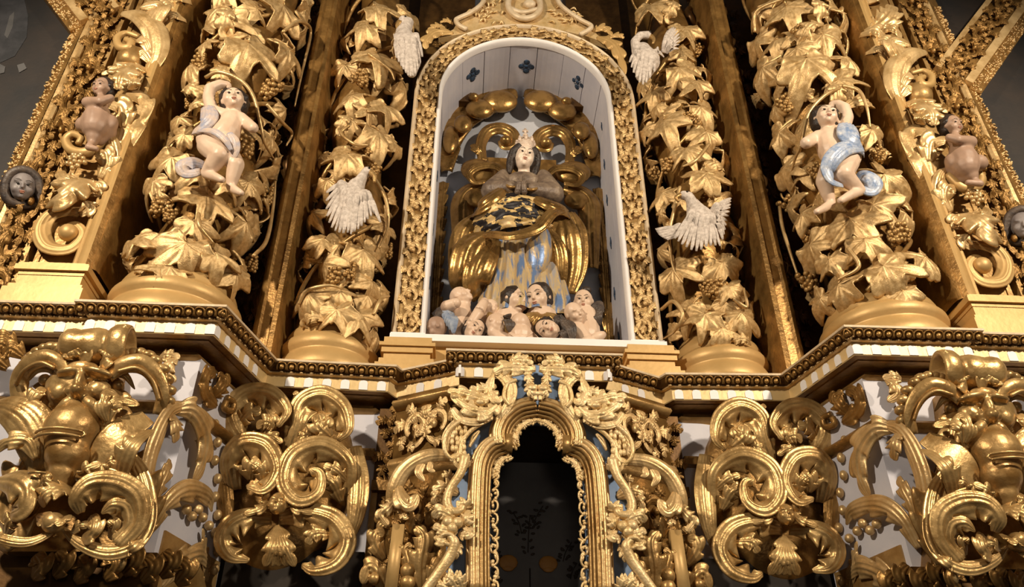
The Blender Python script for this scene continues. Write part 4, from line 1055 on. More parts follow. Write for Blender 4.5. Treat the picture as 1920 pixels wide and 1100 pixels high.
# cherubs clinging to the side pilasters, shade put into their skin colour
Y1 = 3.84
t, c, r = figure('cherub', 'shade-darkened cherub with folded arms among scrolls beside the painting of grey robe', 'cherub', (191, 165, Y1+.02), 19, Rf(-.2, .35, .1),
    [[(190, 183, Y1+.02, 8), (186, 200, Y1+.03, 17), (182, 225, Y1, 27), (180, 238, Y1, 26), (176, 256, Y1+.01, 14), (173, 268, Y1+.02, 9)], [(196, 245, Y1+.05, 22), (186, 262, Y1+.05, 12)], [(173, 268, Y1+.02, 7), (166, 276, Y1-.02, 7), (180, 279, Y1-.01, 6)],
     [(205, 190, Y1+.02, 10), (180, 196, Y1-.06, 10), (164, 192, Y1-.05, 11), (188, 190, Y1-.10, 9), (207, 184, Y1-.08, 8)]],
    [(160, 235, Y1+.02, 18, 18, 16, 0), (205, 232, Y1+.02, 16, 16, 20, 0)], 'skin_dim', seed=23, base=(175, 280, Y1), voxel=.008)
t, c, r = figure('cherub', 'shade-darkened cherub with folded arms among scrolls beside the plain dark painting', 'cherub', (1786, 236, Y1+.02), 19, Rf(.2, .35, -.1),
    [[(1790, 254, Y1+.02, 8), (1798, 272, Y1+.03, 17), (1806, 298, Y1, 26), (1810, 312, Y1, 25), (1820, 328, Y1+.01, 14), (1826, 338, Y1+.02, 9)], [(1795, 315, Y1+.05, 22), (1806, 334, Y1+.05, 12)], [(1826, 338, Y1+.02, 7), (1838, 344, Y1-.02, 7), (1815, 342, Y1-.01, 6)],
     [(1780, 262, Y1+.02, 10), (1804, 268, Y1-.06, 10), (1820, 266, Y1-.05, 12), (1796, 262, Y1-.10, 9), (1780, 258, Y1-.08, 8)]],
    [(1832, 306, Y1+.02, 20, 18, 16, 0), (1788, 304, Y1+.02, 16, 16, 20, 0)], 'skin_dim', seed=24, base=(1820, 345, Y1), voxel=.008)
# hooded dark head on the frame
for MIRR in (False, True):
    hcx = W(42, 352, 3.93); hr_ = .085
    t = thing('hooded_mask', hcx, 'small hooded grey face on carved frame of the '+PAINT[MIRR], 'mask', 'hooded masks on the frames')
    RR = Rf(.55, .35, -.2)
    mbx = head_parts(hcx, hr_, RR)
    mat('face_grey', (.14, .12, .12), (.24, .21, .20), 0, .5, 8, .1, 50) if 'face_grey' not in MT else None
    fc_ = sculpt('face', mbx, MT['face_grey'], t, voxel=.007, smooth=3)
    head_details(hcx, hr_, RR, fc_) if not MIRR else None
    mb = MB(); T = lambda p: hcx+RR@(np.array(p)*hr_)
    mb.tube([T((1.2, .1, -1.1)), T((1.05, .0, 0)), T((.75, -.05, .9)), T((0, -.05, 1.3)), T((-.75, -.05, .9)), T((-1.05, 0, 0)), T((-.8, .0, -1.0)), T((0, .0, -1.25)), T((1.0, .05, -1.1))], .028, n=40, k=8)
    mb.ell(T((0, .6, .1)), np.array((1.1, .7, 1.2))*hr_, RR)
    mk('hood', mb, MT['wing_dark'], t)
MIRR = False

# ------------------------------------------------------------------ birds
def bird(label, chain, neck, beak, fans, rows, base, seed=0, barb=.013):
    rr = random.Random(seed)
    t = thing('carved_bird', W(*base), label, 'bird', None)
    mb = MB()
    pts = [(W(u, v, Y), q_*pxm(W(u, v, Y))) for u, v, Y, q_ in chain]
    for (a, ra), (b, rb) in zip(pts, pts[1:]): cap(mb, a, b, ra, rb)
    pn = [(W(u, v, Y), q_*pxm(W(u, v, Y))) for u, v, Y, q_ in neck]
    for (a, ra), (b, rb) in zip(pn, pn[1:]): cap(mb, a, b, ra, rb)
    sculpt('body', mb, MT['feather'], t, voxel=.008, smooth=2)
    if beak:
        bp_ = [W(u, v, Y) for u, v, Y, q_ in beak]
        mk('beak', MB().tube(bp_, [q_*pxm(bp_[0]) for *_, q_ in beak], n=12, k=7), MT['gold_shaft'], t)
        e = pn[-1][0]; mk('eye', MB().ell(e+np.array((.018, -pn[-1][1]*.85, .008)), .009, n=8, m=6), MT['eye_dark'], t)
    for fi, (root0, root1, tips, w_) in enumerate(fans):
        tp = catmull([W(*q_) for q_ in tips], rows); r0 = W(*root0); r1 = W(*root1)
        for lay in range(2):
            mb = MB()
            for i in range(rows):
                s_ = i/(rows-1); a = r0*(1-s_)+r1*s_; b = tp[i]; b = a+(b-a)*(1 if lay == 0 else rr.uniform(.5, .66))
                off = np.array((0, -.018*(1+lay)-.004*(i % 2), 0))
                m_ = (a+b)/2+off*1.5+np.array((rr.uniform(-.006, .006), 0, 0))
                mb.strap([a, m_, b+off*.3], w_*rr.uniform(.85, 1.1), n=12, m=5, lobes=0, bulge=.5, famp=.16, start=.5, tip=.35)
            mk('feathers', mb, MT['feather'], t)
    return t
YB = 4.36
bird('white carved bird with spread wing feathers and hooked beak beside the niche', [(668, 350, YB+.02, 17), (655, 378, YB+.02, 26), (650, 405, YB+.03, 20)], [(672, 345, YB, 13), (682, 328, YB-.01, 9), (688, 322, YB-.02, 10)],
     [(694, 323, YB-.02, 7), (702, 330, YB-.04, 5), (702, 342, YB-.04, 2.5)],
     [((655, 345, YB), (668, 350, YB-.02), [(612, 362, YB), (612, 400, YB), (622, 428, YB), (640, 438, YB-.02), (660, 436, YB-.02)], .020),
      ((672, 352, YB-.02), (685, 358, YB), [(658, 440, YB-.02), (675, 428, YB-.02), (690, 412, YB-.02), (705, 402, YB), (714, 418, YB)], .018)], 11, (660, 435, YB), 1)
bird('white carved bird with ragged breast and wing raised, curled tail to one side', [(1300, 385, YB+.03, 14), (1312, 410, YB+.02, 26), (1308, 440, YB+.03, 22)], [(1300, 385, YB, 12), (1292, 368, YB-.02, 9), (1282, 366, YB-.02, 9)],
     [(1276, 366, YB-.02, 6), (1268, 370, YB-.03, 4), (1272, 378, YB-.03, 2)],
     [((1305, 390, YB), (1325, 395, YB-.02), [(1264, 448, YB), (1282, 462, YB), (1305, 472, YB-.02), (1328, 462, YB-.02), (1350, 462, YB)], .020),
      ((1330, 400, YB), (1340, 420, YB), [(1370, 372, YB), (1368, 392, YB), (1362, 420, YB), (1355, 450, YB)], .018),
      ((1290, 430, YB+.06), (1295, 440, YB+.06), [(1228, 430, YB+.05), (1236, 442, YB+.05), (1250, 450, YB+.05)], .014)], 11, (1310, 468, YB), 2)
bird('white carved bird with tucked head and heavy folded body near the niche arch', [(756, 60, YB, 14), (762, 85, YB, 25), (770, 115, YB+.02, 20), (772, 136, YB+.03, 10)], [(756, 62, YB, 15), (766, 42, YB, 10), (756, 38, YB-.02, 9)],
     [(750, 42, YB-.02, 6), (745, 50, YB-.02, 4), (748, 58, YB-.02, 2)],
     [((745, 65, YB-.03), (775, 62, YB-.03), [(744, 110, YB-.04), (756, 130, YB-.04), (768, 144, YB-.02), (780, 138, YB-.02), (792, 108, YB)], .020)], 12, (770, 140, YB), 3)
bird('white swan-necked carved bird with one upright wing near the niche arch', [(1205, 95, YB, 16), (1212, 115, YB, 26), (1206, 140, YB+.02, 15)], [(1196, 98, YB, 12), (1190, 78, YB-.02, 8), (1200, 66, YB-.03, 7), (1214, 66, YB-.03, 8)],
     [(1220, 68, YB-.03, 5), (1226, 74, YB-.04, 3.5), (1224, 82, YB-.04, 2)],
     [((1195, 100, YB-.03), (1225, 98, YB-.03), [(1180, 118, YB-.02), (1190, 142, YB-.02), (1205, 160, YB-.02), (1222, 142, YB-.02), (1245, 108, YB)], .020),
      ((1240, 98, YB+.05), (1250, 100, YB+.05), [(1252, 58, YB+.02), (1264, 52, YB+.02), (1274, 68, YB+.02), (1272, 92, YB+.02)], .014)], 11, (1205, 158, YB), 4)
# ================================================================== zone below the cornice
PF = 4.06         # pedestal front plane
for MIRR in (False, True):
    # ---------------- outer pedestal body
    pd = thing('column_pedestal', (-2.3, 4.3, 1.8), 'pale pedestal with gilded relief leaves below column of the '+NEAR[MIRR], 'pedestal', 'outer pedestals')
    mb = MB(); quad_wall(mb, (-5.8, PF), (-1.85, PF), 1.2, H-.2); quad_wall(mb, (-1.85, PF), (-1.69, 4.62), 1.2, H-.2)
    mk('body', mb, MT['paint_white_shade'], pd, smooth=False)
    pl = [(-5.8, PF), (-1.85, PF), (-1.69, 4.62)]
    mk('neck_moulding', mold(pl, [(0, 3.62), (.03, 3.62), (.05, 3.60), (.045, 3.585), (.02, 3.565), (.0, 3.56)]), MT['gold_old'], pd, edge=40)
    # carved ornament of the upper block (front corner and return)
    mb = MB(); Yq = PF-.02
    mb.strap(S_([(330, 672, .02), (318, 680, .05), (312, 700, .05), (330, 715, .02)], Yq), .04, n=18, lobes=3)
    mb.strap(S_([(300, 668, .02), (316, 664, .04), (338, 670, .02)], Yq), .03, n=14, lobes=3)
    mk('corner_leaf', mb, MT['gold_leaf'], pd)
    n_ret = nrm((.56, -.16, 0)); p_ret = np.array((-1.85, PF, 0))
    def wq(l, d=0.0): return [WP(u, v, p_ret+n_ret*(d+(t[0] if t else 0)), n_ret) for u, v, *t in l]
    mb = MB()
    mb.strap(wq([(405, 760), (385, 735, .03), (388, 705, .05), (405, 695, .03)]), .06, N=n_ret, n=20, lobes=4)
    mb.strap(wq([(395, 745), (412, 730, .04), (420, 712, .04), (408, 702, .03)]), .05, N=n_ret, n=20, lobes=4)
    mb.tube(wq([(425, 745, .02), (438, 755, .03), (434, 770, .03), (420, 765, .03), (424, 752, .03)]), .02, n=20, k=6)
    mk('return_leaf', mb, MT['gold_old'], pd)
    # big relief leaves on the return
    mb = MB()
    mb.strap(wq([(262, 995), (270, 915, .03), (286, 838, .05), (318, 772, .06), (352, 760, .05)]), .06, N=n_ret, n=50, lobes=0, flutes=4)
    mb.strap(wq([(330, 768, .04), (362, 770, .08), (385, 815, .08), (380, 865, .06), (362, 905, .03)]), .062, N=n_ret, n=44, lobes=4, flutes=4)
    mb.strap(wq([(322, 775, .05), (330, 800, .08), (328, 830, .06)]), .05, N=n_ret, n=20, lobes=3)
    mb.strap(wq([(282, 985), (292, 930, .04), (312, 885, .06), (320, 862, .04)]), .045, N=n_ret, n=24, lobes=4)
    mb.strap(wq([(280, 1000), (312, 945, .05), (350, 918, .07), (390, 930, .05), (398, 958, .03)]), .055, N=n_ret, n=34, lobes=5, side=1)
    for (u, v) in ((372, 955), (360, 968), (380, 970), (350, 955), (392, 985)): mb.ell(wq([(u, v, .03)])[0], .026, n=10, m=7)
    mb.strap(wq([(300, 1100), (330, 1060, .03), (372, 1040, .03), (395, 1060, .02)]), .06, N=n_ret, n=24, lobes=4)
    mb.strap(wq([(388, 1100), (384, 1040, .02), (380, 990, .03)]), .03, N=n_ret, n=20, lobes=5)
    for k in range(9): mb.ell(wq([(403+(k % 2)*5, 795+k*34, .02)])[0], (.024, .024, .03), n=8, m=6)
    mk('return_plate', MB().prism([(-1.0, 0), (1.0, 0), (1.0, 1.0), (-1.0, 1.0)], 0, .01) if False else quad_wall(MB(), (-1.83, PF+.03), (-1.685, 4.60), 1.2, 2.95, .05), MT['gold_shaft'], pd, smooth=False)
    mk('relief_leaf', mb, MT['gold_leaf'], pd)
    mk('shelf_block', MB().box((-2.9, 4.02, 1.9), (-1.82, 4.5, 2.82)), MT['gold_dark'], pd, smooth=False)
    mb = MB()
    for (u, v) in ((195, 1085), (230, 1075), (265, 1090), (300, 1080), (60, 1085), (100, 1080), (140, 1090), (330, 1095)):
        c = W(u, v, 3.98); mb.strap([c, c+np.array((.05, -.05, .05)), c+np.array((.0, -.04, .1))], .05, n=14, lobes=3)
    mk('lower_leafwork', mb, MT['gold_old'], pd)
    # ---------------- mask console
    cs = thing('mask_console', (-2.25, 3.95, 2.75), 'gilded console with moustached mask above helmet-shaped urn, below the '+NEAR[MIRR], 'console', 'mask consoles')
    YM = 3.80
    m0 = lambda l, Y=YM: [W(u, v, Y-(t[0] if t else 0)) for u, v, *t in l]
    mk('console_body', MB().prism([(W(u, v, 3.97)[0], W(u, v, 3.97)[2]) for u, v in ((20, 1036), (262, 1036), (250, 900), (215, 800), (225, 690), (110, 690), (95, 790), (40, 900))], 3.95, 4.1), MT['gold_old'], cs, smooth=False)
    # top roll: a lying scroll that opens into a bell
    pr = [(.02, -.02), (.062, -.015), (.085, .01), (.09, .04), (.084, .07), (.092, .11), (.098, .15), (.092, .185), (.080, .20), (.10, .215), (.118, .24), (.122, .28), (.115, .305), (.10, .312), (.088, .30), (.07, .24), (.03, .2)]
    c0 = W(122, 648, YM-.10); ax = nrm(W(232, 652, YM-.07)-c0); e1 = nrm(np.cross(ax, (0, 1, 0))); e2 = np.cross(ax, e1)
    P = np.array([[c0+ax*z+e1*r_*math.cos(t_)+e2*r_*math.sin(t_) for t_ in np.linspace(0, 2*math.pi, 28, endpoint=False)] for r_, z in pr])
    mb = MB().grid(P, wv=True)
    for k in range(4): mb.strap([c0+ax*.25+e1*(.07-.035*k)-np.array((0, .05, 0)), c0+ax*.29+e1*(.06-.035*k)-np.array((0, .10, 0)), c0+ax*.32+e1*(.04-.035*k)-np.array((0, .09, 0))], .018, n=10, lobes=0)
    mk('top_roll', mb, MT['gold_console'], cs)
    mb = MB(); mb.strap([W(150, 690, YM-.04), W(150, 672, YM-.12), W(140, 655, YM-.16)], .06, n=16, lobes=3); mb.strap([W(185, 690, YM-.04), W(195, 675, YM-.12), W(200, 660, YM-.15)], .06, n=16, lobes=3)
    mk('forelock', mb, MT['gold_console'], cs)
    # face
    mb = MB(); F = lambda u, v, d, rx, ry, rz, ro=0: mb.ell(W(u, v, YM-d-.05), (rx, ry, rz), roty(ro), n=14, m=10)
    F(150, 728, -.05, .16, .14, .15); F(147, 733, .10, .036, .055, .035); F(133, 734, .075, .03, .035, .026); F(160, 734, .075, .03, .035, .026); F(150, 716, .08, .024, .045, .06)
    F(116, 735, .03, .055, .05, .055, .5); F(184, 732, .03, .06, .05, .05, -.5); F(132, 698, .085, .065, .045, .022, -.2); F(182, 698, .085, .08, .045, .022, .2); F(156, 692, .05, .08, .05, .04)
    F(130, 712, .05, .028, .03, .016); F(174, 712, .05, .028, .03, .016)
    for l in ([(143, 744, .12), (126, 756, .13), (110, 772, .11), (100, 792, .07)], [(153, 744, .12), (170, 757, .13), (186, 772, .11), (196, 786, .08)]):
        p = m0(l)
        for a_, b_, ra, rb in zip(p, p[1:], (.024, .03, .026), (.03, .026, .012)): cap(mb, a_, b_, ra, rb)
    sculpt('mask_face', mb, MT['gold_console'], cs, voxel=.007, smooth=1)
    # visor-like hoods over the eyes, open below
    for l in ([(36, 758), (36, 712, .05), (52, 684, .10), (82, 670, .13), (108, 680, .13), (120, 704, .10)], [(204, 706, .10), (226, 686, .13), (262, 680, .13), (290, 702, .10), (304, 740, .05), (296, 778, .0)]):
        mk('brow_hood', MB().strap(m0(l), .044, n=40, m=17, lobes=0, bulge=.55, flutes=1, famp=.06, start=.8, tip=.6, thick=.25, cup=.9), MT['gold_console'], cs)
        mk('hood_rim', MB().tube([p_+np.array((0, -.012, -.036)) for p_ in m0(l)[1:-1]], .010, n=30, k=7), MT['gold_shaft'], cs)
    for (u, v) in ((84, 712), (222, 722)):
        mb = MB(); c = W(u, v, YM-.04); mb.ell(c, .03); mb.strap([c+np.array((-.085, .0, -.01)), c+np.array((-.03, -.04, .035)), c+np.array((.035, -.04, .035)), c+np.array((.085, .0, -.02))], .022, n=18, lobes=0, bulge=.6)
        mk('eye', mb, MT['gold_console'], cs)
    for l in ([(48, 684), (62, 668), (84, 654, .03), (108, 652, .05), (122, 664, .05)], [(240, 664, .05), (264, 662, .05), (292, 676, .04), (314, 712, .0), (316, 752, -.02)]):
        mb = MB(); p = catmull(m0(l), 9)
        for i, q_ in enumerate(p): mb.ell(q_, (.034+.006*(i % 2), .035, .028), n=10, m=7)
        mb.tube(p, .015, n=20, k=6)
        mk('bead_garland', mb, MT['gold_console'], cs)
    # helmet-shaped urn
    mb = MB(); cu = W(137, 803, YM-.08); s_ = pxm(cu)
    mb.ell(cu, (52*s_, 48*s_, 50*s_), n=32, m=20)
    for (a_, b_, ra, rb) in (((137, 806), (128, 850), 50, 40), ((128, 850), (118, 885), 40, 24), ((118, 885), (112, 910), 24, 20)):
        cap(mb, W(*a_, YM-.08), W(*b_, YM-.06), ra*s_, rb*s_, n=24)
    mb.ell(W(141, 762, YM-.11), (.05, .05, .03))
    urn_ = sculpt('urn', mb, MT['gold_shaft'], cs, voxel=.008, smooth=5)
    mb = MB()
    c = W(137, 803, YM-.08)
    for zz in (.0, -.028):
        mb.tube([c+np.array((.147*math.sin(a_), -.137*math.cos(a_), zz-.06)) for a_ in np.linspace(-1.0, .75, 14)], .007, n=30, k=6)
    c1 = c+np.array((.147*math.sin(.75), -.137*math.cos(.75), -.06)); mb.tube([c1, c1+np.array((.012, .0, -.014)), c1+np.array((0, 0, -.028))], .007, n=8, k=6)
    mk('urn_band', mb, MT['gold_console'], urn_)
    mk('urn_slot', MB().tube([c+np.array((.09*math.sin(a_)-.03, -.125*math.cos(a_), -.27)) for a_ in np.linspace(-.5, .4, 8)], .006, n=14, k=6), MT['gold_console'], urn_)
    # acanthus leaves and scrolls
    def ac(nm, l, w_, m_='gold_console', **k2):
        kk = dict(n=40, m=19, lobes=5, lamp=.55, flutes=4, famp=.13, bulge=.38); kk.update(k2)
        return mk(nm, MB().strap(m0(l), w_, **kk), MT[m_], cs)
    ac('acanthus_leaf', [(72, 905, .0), (80, 850, .05), (58, 795, .08), (20, 768, .08), (-25, 762, .02)], .105, lobes=0, flutes=6, bulge=.4)
    ac('acanthus_leaf', [(68, 860, .1), (52, 828, .12), (15, 828, .12), (-15, 850, .08)], .04, lobes=3)
    ac('acanthus_leaf', [(64, 808, .03), (56, 768, .08), (66, 738, .1), (86, 728, .08)], .04, lobes=4)
    ac('acanthus_leaf', [(84, 790, .05), (76, 770, .1), (88, 764, .1)], .018, lobes=2)
    ac('wing_plate', [(150, 910, .0), (185, 862, .08), (225, 812, .10), (278, 782, .05)], .075, lobes=0, flutes=1, famp=.04, bulge=.12, start=.5, tip=.6, peak=.6)
    ac('acanthus_leaf', [(195, 800, .10), (205, 765, .14), (228, 752, .13), (262, 758, .08)], .035, lobes=3)
    ac('acanthus_leaf', [(200, 790, .12), (192, 765, .16), (200, 738, .16), (222, 740, .12)], .03, lobes=2)
    ac('acanthus_leaf', [(222, 905, .08), (232, 862, .14), (250, 830, .16), (288, 805, .08)], .05, lobes=4, side=-1)
    ac('acanthus_leaf', [(248, 880, .1), (246, 850, .16), (262, 838, .14)], .02, lobes=2)
    ac('acanthus_scroll', [(228, 838, .06), (262, 885, .08), (274, 935, .1), (272, 985, .1), (248, 1022, .12), (202, 1035, .12), (150, 1018, .1), (114, 986, .06)], .048, lobes=0, flutes=4)
    ac('acanthus_scroll', [(222, 1024, .12), (258, 980, .14), (256, 935, .16), (218, 910, .18), (172, 910, .20), (146, 936, .20), (152, 962, .16)], .062, side=2, lobes=5, lamp=.5, flutes=4, tip=.25, cup=.8)
    ac('acanthus_scroll', [(215, 1015, .10), (240, 985, .12), (236, 955, .14), (212, 948, .16), (190, 962, .15)], .046, side=2, lobes=3, lamp=.6, flutes=4, cup=.8)
    ac('acanthus_leaf', [(205, 1010, .08), (215, 985, .12), (202, 975, .13)], .025, lobes=3)
    ac('acanthus_leaf', [(150, 1012, .08), (172, 1000, .14), (178, 980, .14), (170, 966, .1)], .04, lobes=3)
    ac('acanthus_leaf', [(132, 1000, .08), (150, 985, .12), (172, 985, .12)], .022, lobes=2)
    ac('crest_leaf', [(142, 892, .08), (186, 884, .12), (232, 900, .12), (262, 935, .10)], .026, lobes=5, side=1)
    ac('crest_leaf', [(165, 895, .08), (160, 880, .14), (190, 868, .14)], .03, lobes=3); ac('crest_leaf', [(195, 890, .08), (205, 868, .12), (228, 868, .12)], .025, lobes=3)
    ac('acanthus_leaf', [(228, 1034, .1), (250, 1022, .14), (266, 1002, .10)], .035, lobes=3)
    mk('volute', MB().tube(m0([(198, 885, .14), (200, 874, .16), (192, 874, .16), (192, 884, .16)]), .012, n=16, k=7), MT['gold_console'], cs)
    ac('acanthus_scroll', [(-10, 902, .08), (28, 905, .14), (48, 925, .16), (40, 955, .15), (18, 965, .12)], .06, lobes=2, flutes=3)
    ac('acanthus_scroll', [(-40, 985, .08), (0, 1008, .12), (50, 1016, .12), (92, 1000, .1), (106, 980, .08)], .024, lobes=0)
    ac('acanthus_leaf', [(10, 1002, .06), (18, 980, .1), (36, 968, .1)], .04, lobes=3)
    ac('acanthus_leaf', [(55, 880, .06), (62, 898, .12), (46, 905, .12), (40, 890, .1)], .03, lobes=3); ac('acanthus_leaf', [(70, 915, .08), (86, 895, .12), (88, 882, .1)], .03, lobes=4)
    ac('acanthus_leaf', [(140, 918, .06), (110, 916, .14), (82, 928, .16), (78, 950, .1)], .045, lobes=4, flutes=5)
    mb = MB().ell(W(100, 980, YM-.12), (.05, .05, .045)); mb.strap(m0([(70, 965, .08), (88, 975, .14), (102, 982, .16)]), .03, n=14, lobes=2); mb.strap(m0([(130, 965, .08), (116, 975, .14), (102, 982, .16)]), .03, n=14, lobes=2)
    mk('knot', mb, MT['gold_console'], cs)
    mk('pendant_drop', MB().lathe([(.004, 0), (.014, .02), (.012, .05), (.006, .08)], W(228, 1066, YM-.1), 10), MT['gold_console'], cs)
    ac('backing_leaf', [(240, 1030, -.02), (255, 960, -.02), (248, 890, .0), (215, 830, .0)], .11, 'gold_shaft', lobes=5)
    ac('backing_leaf', [(30, 1030, -.02), (20, 960, -.02), (40, 900, .0), (70, 850, .0)], .12, 'gold_shaft', lobes=5)
    ac('backing_leaf', [(110, 700, .0), (88, 740, .02), (78, 790, .02), (90, 850, .0)], .07, 'gold_shaft', lobes=4)
    ac('backing_leaf', [(190, 700, .02), (205, 740, .03), (222, 790, .03), (215, 850, .0)], .07, 'gold_shaft', lobes=4)
    # small leafy festoons at the outer edge
    mb = MB()
    for (u, v) in ((5, 672), (28, 660), (45, 668), (15, 690), (0, 655), (30, 650)):
        c = W(u, v, YM+.12); mb.strap([c, c+np.array((-.05, -.05, .02)), c+np.array((-.1, -.02, -.02))], .045, n=14, lobes=3)
    mk('festoon', mb, MT['gold_old'], cs)

    # ---------------- inner corbel with four acanthus scrolls
    wl = thing('inner_pedestal', (-1.28, 4.7, 1.8), 'pale painted pedestal below the column '+('with hook-beaked bird' if not MIRR else 'with swan-necked bird'), 'pedestal', 'inner pedestals')
    mk('body', MB().box((-1.66, 4.66, 1.2), (-.92, 4.9, H-.2)), MT['paint_white_shade'], wl, smooth=False)
    mk('neck_moulding', MB().box((-1.66, 4.60, 3.58), (-.92, 4.66, 3.63)), MT['gold_old'], wl, smooth=False)
    mk('dark_void', MB().box((-1.66, 4.60, 1.2), (-.92, 4.66, 3.02)), MT['black_recess'], wl, smooth=False)  # black box standing in for the unlit void under the corbel
    cb = thing('acanthus_corbel', (-1.28, 4.55, 2.9), 'gilded corbel of curling acanthus scrolls below the column '+('with hook-beaked bird' if not MIRR else 'with swan-necked bird'), 'corbel', 'acanthus corbels')
    YC = 4.52
    c0_ = lambda l, Y=YC: [W(u, v, Y-(t[0] if t else 0)) for u, v, *t in l]
    def cc_(nm, l, w_, m_='gold_console', **k2):
        kk = dict(n=40, m=19, lobes=4, lamp=.6, flutes=4, famp=.12, bulge=.40, cup=.7); kk.update(k2)
        return mk(nm, MB().strap(c0_(l), w_*.82, **kk), MT[m_], cb)
    cc_('acanthus_scroll', [(505, 850, .03), (455, 820, .08), (436, 775, .1), (462, 742, .12), (505, 740, .14), (535, 770, .15), (520, 800, .14)], .085, side=2, lobes=6, lamp=1.0)
    cc_('acanthus_scroll', [(540, 850, .03), (556, 800, .1), (570, 758, .12), (606, 744, .14), (640, 766, .14), (650, 805, .14), (632, 825, .12)], .085, side=2, lobes=6, lamp=1.0)
    cc_('acanthus_scroll', [(440, 920, .03), (432, 868, .1), (455, 835, .14), (495, 840, .16), (515, 880, .16), (495, 915, .16), (462, 910, .14)], .085, side=2, lobes=6, lamp=1.0)
    cc_('acanthus_scroll', [(652, 930, .03), (650, 870, .1), (605, 838, .14), (556, 855, .16), (540, 900, .16), (562, 932, .16), (592, 922, .16), (598, 890, .15), (580, 878, .15)], .082, side=2, lobes=7, lamp=.8)
    cc_('acanthus_leaf', [(446, 800, .06), (466, 775, .12), (490, 770, .13)], .06, lobes=3); cc_('acanthus_leaf', [(470, 900, .1), (470, 875, .15), (486, 860, .16)], .06, lobes=3); cc_('acanthus_leaf', [(495, 905, .1), (490, 880, .15), (476, 868, .16)], .05, lobes=3)
    cc_('acanthus_leaf', [(620, 820, .1), (600, 800, .15), (596, 775, .15)], .07, lobes=3); cc_('acanthus_leaf', [(520, 800, .1), (500, 790, .15), (480, 800, .12)], .05, lobes=3)
    cc_('acanthus_leaf', [(640, 940, .05), (622, 905, .12), (590, 895, .13)], .05, lobes=4)
    cc_('acanthus_leaf', [(655, 905, .05), (630, 880, .12), (606, 872, .13)], .04, lobes=3)
    cc_('acanthus_leaf', [(664, 838), (672, 900, .04), (668, 960, .05), (655, 1020, .02)], .075, lobes=0, flutes=6, start=.7)
    cc_('acanthus_leaf', [(430, 840), (420, 900, .04), (424, 960, .04), (420, 1000, .02)], .06, lobes=0, flutes=6, start=.7, m_='gold_old')
    cc_('acanthus_scroll', [(524, 972, .06), (575, 964, .12), (622, 978, .14), (645, 1015, .14), (628, 1052, .14), (590, 1066, .12), (566, 1058, .1)], .085, side=2, lobes=6, lamp=1.0)
    cc_('acanthus_scroll', [(510, 972, .06), (470, 970, .12), (436, 985, .14), (422, 1015, .12), (436, 1042, .12), (468, 1050, .12)], .075, side=2, lobes=6, lamp=1.0)
    cc_('acanthus_leaf', [(622, 1000, .1), (590, 1000, .15), (576, 1020, .14)], .05, lobes=4)
    cc_('acanthus_leaf', [(540, 930, .1), (556, 952, .15), (590, 962, .15)], .035, lobes=3)
    cc_('acanthus_leaf', [(510, 930, .1), (490, 952, .15), (455, 965, .15)], .035, lobes=3)
    for (u, l_) in ((505, -.35), (514, -.12), (522, .1), (531, .3), (540, .5)):
        cc_('palmette_leaf', [(520, 985, .08), ((520+u)/2+12*l_, 1025, .14), (u+26*l_, 1062, .1)], .045, lobes=3, n=24)
    cc_('acanthus_leaf', [(480, 820, .06), (505, 815, .12), (530, 830, .1)], .04, lobes=4); cc_('acanthus_leaf', [(600, 825, .06), (575, 815, .12), (550, 830, .1)], .04, lobes=4)
    cc_('acanthus_leaf', [(545, 760, .05), (560, 742, .1), (550, 735, .1)], .03, lobes=3); cc_('acanthus_leaf', [(575, 800, .12), (566, 826, .12), (560, 836, .1)], .03, lobes=3)
    cc_('acanthus_leaf', [(500, 765, .1), (512, 785, .14), (505, 805, .12)], .04, lobes=3); cc_('acanthus_leaf', [(600, 770, .1), (612, 790, .14), (600, 806, .12)], .045, lobes=3)
    hc2 = W(521, 945, YC-.16); mbx = head_parts(hc2, .06, Rf(0, -.1, 0)); sculpt('tiny_face', mbx, MT['gold_console'], cb, voxel=.006, smooth=2)
    for (u, v) in ((495, 935), (545, 935)): mk('volute', MB().tube(c0_([(u, v, .12), (u+6, v-8, .14), (u, v-14, .14), (u-7, v-6, .14)]), .018, n=14, k=6), MT['gold_console'], cb)
    mk('corbel_core', MB().ell(W(535, 900, YC+.12), (.40, .14, .55), n=20, m=12), MT['gold_old'], cb)

    # ---------------- dark carved strip between corbel and tabernacle
    sg = thing('carved_strip', (-.86, 4.6, 1.8), 'narrow dark strip of carved scrolls between tabernacle and corbel, side of the '+NEAR[MIRR], 'panel', 'carved strips')
    mk('ground', MB().box((-.915, 4.62, 1.2), (-.60, 4.75, H-.2)), MT['gold_dark'], sg, smooth=False)
    mk('edge', MB().box((-.915, 4.58, 1.2), (-.88, 4.7, 3.35)), MT['gold_shaft'], sg, smooth=False)
    mk('cap_moulding', MB().box((-.915, 4.56, 3.36), (-.60, 4.7, 3.42)), MT['gold_old'], sg, smooth=False)
    for k in range(5): put_relief(REL_O, k, (-.76, 4.62, 2.25+k*.28), .22, .28, .24, sg, flip=k % 2)
    put_relief(REL_O, 1, (-.80, 4.62, 3.55), .2, .2, .2, sg); put_relief(REL_O, 0, (-.80, 4.62, 3.78), .2, .2, .2, sg); put_relief(REL_O, 0, (-.68, 4.62, 3.6), .18, .2, .2, sg)
MIRR = False

# ------------------------------------------------------------------ tabernacle
TY = 4.17
tb = thing('tabernacle', (0, TY, 1.8), 'gilded tabernacle with trefoil arch, blue panel and dark open interior', 'tabernacle')
def tw_(l, Y=TY): return [W(u, v, Y-(t[0] if t else 0)) for u, v, *t in l]
def both(nm, fn, m_, parent=tb):
    global MIRR
    for MIRR in (False, True): mk(nm, fn(), MT[m_], parent)
    MIRR = False
zb = 2.35
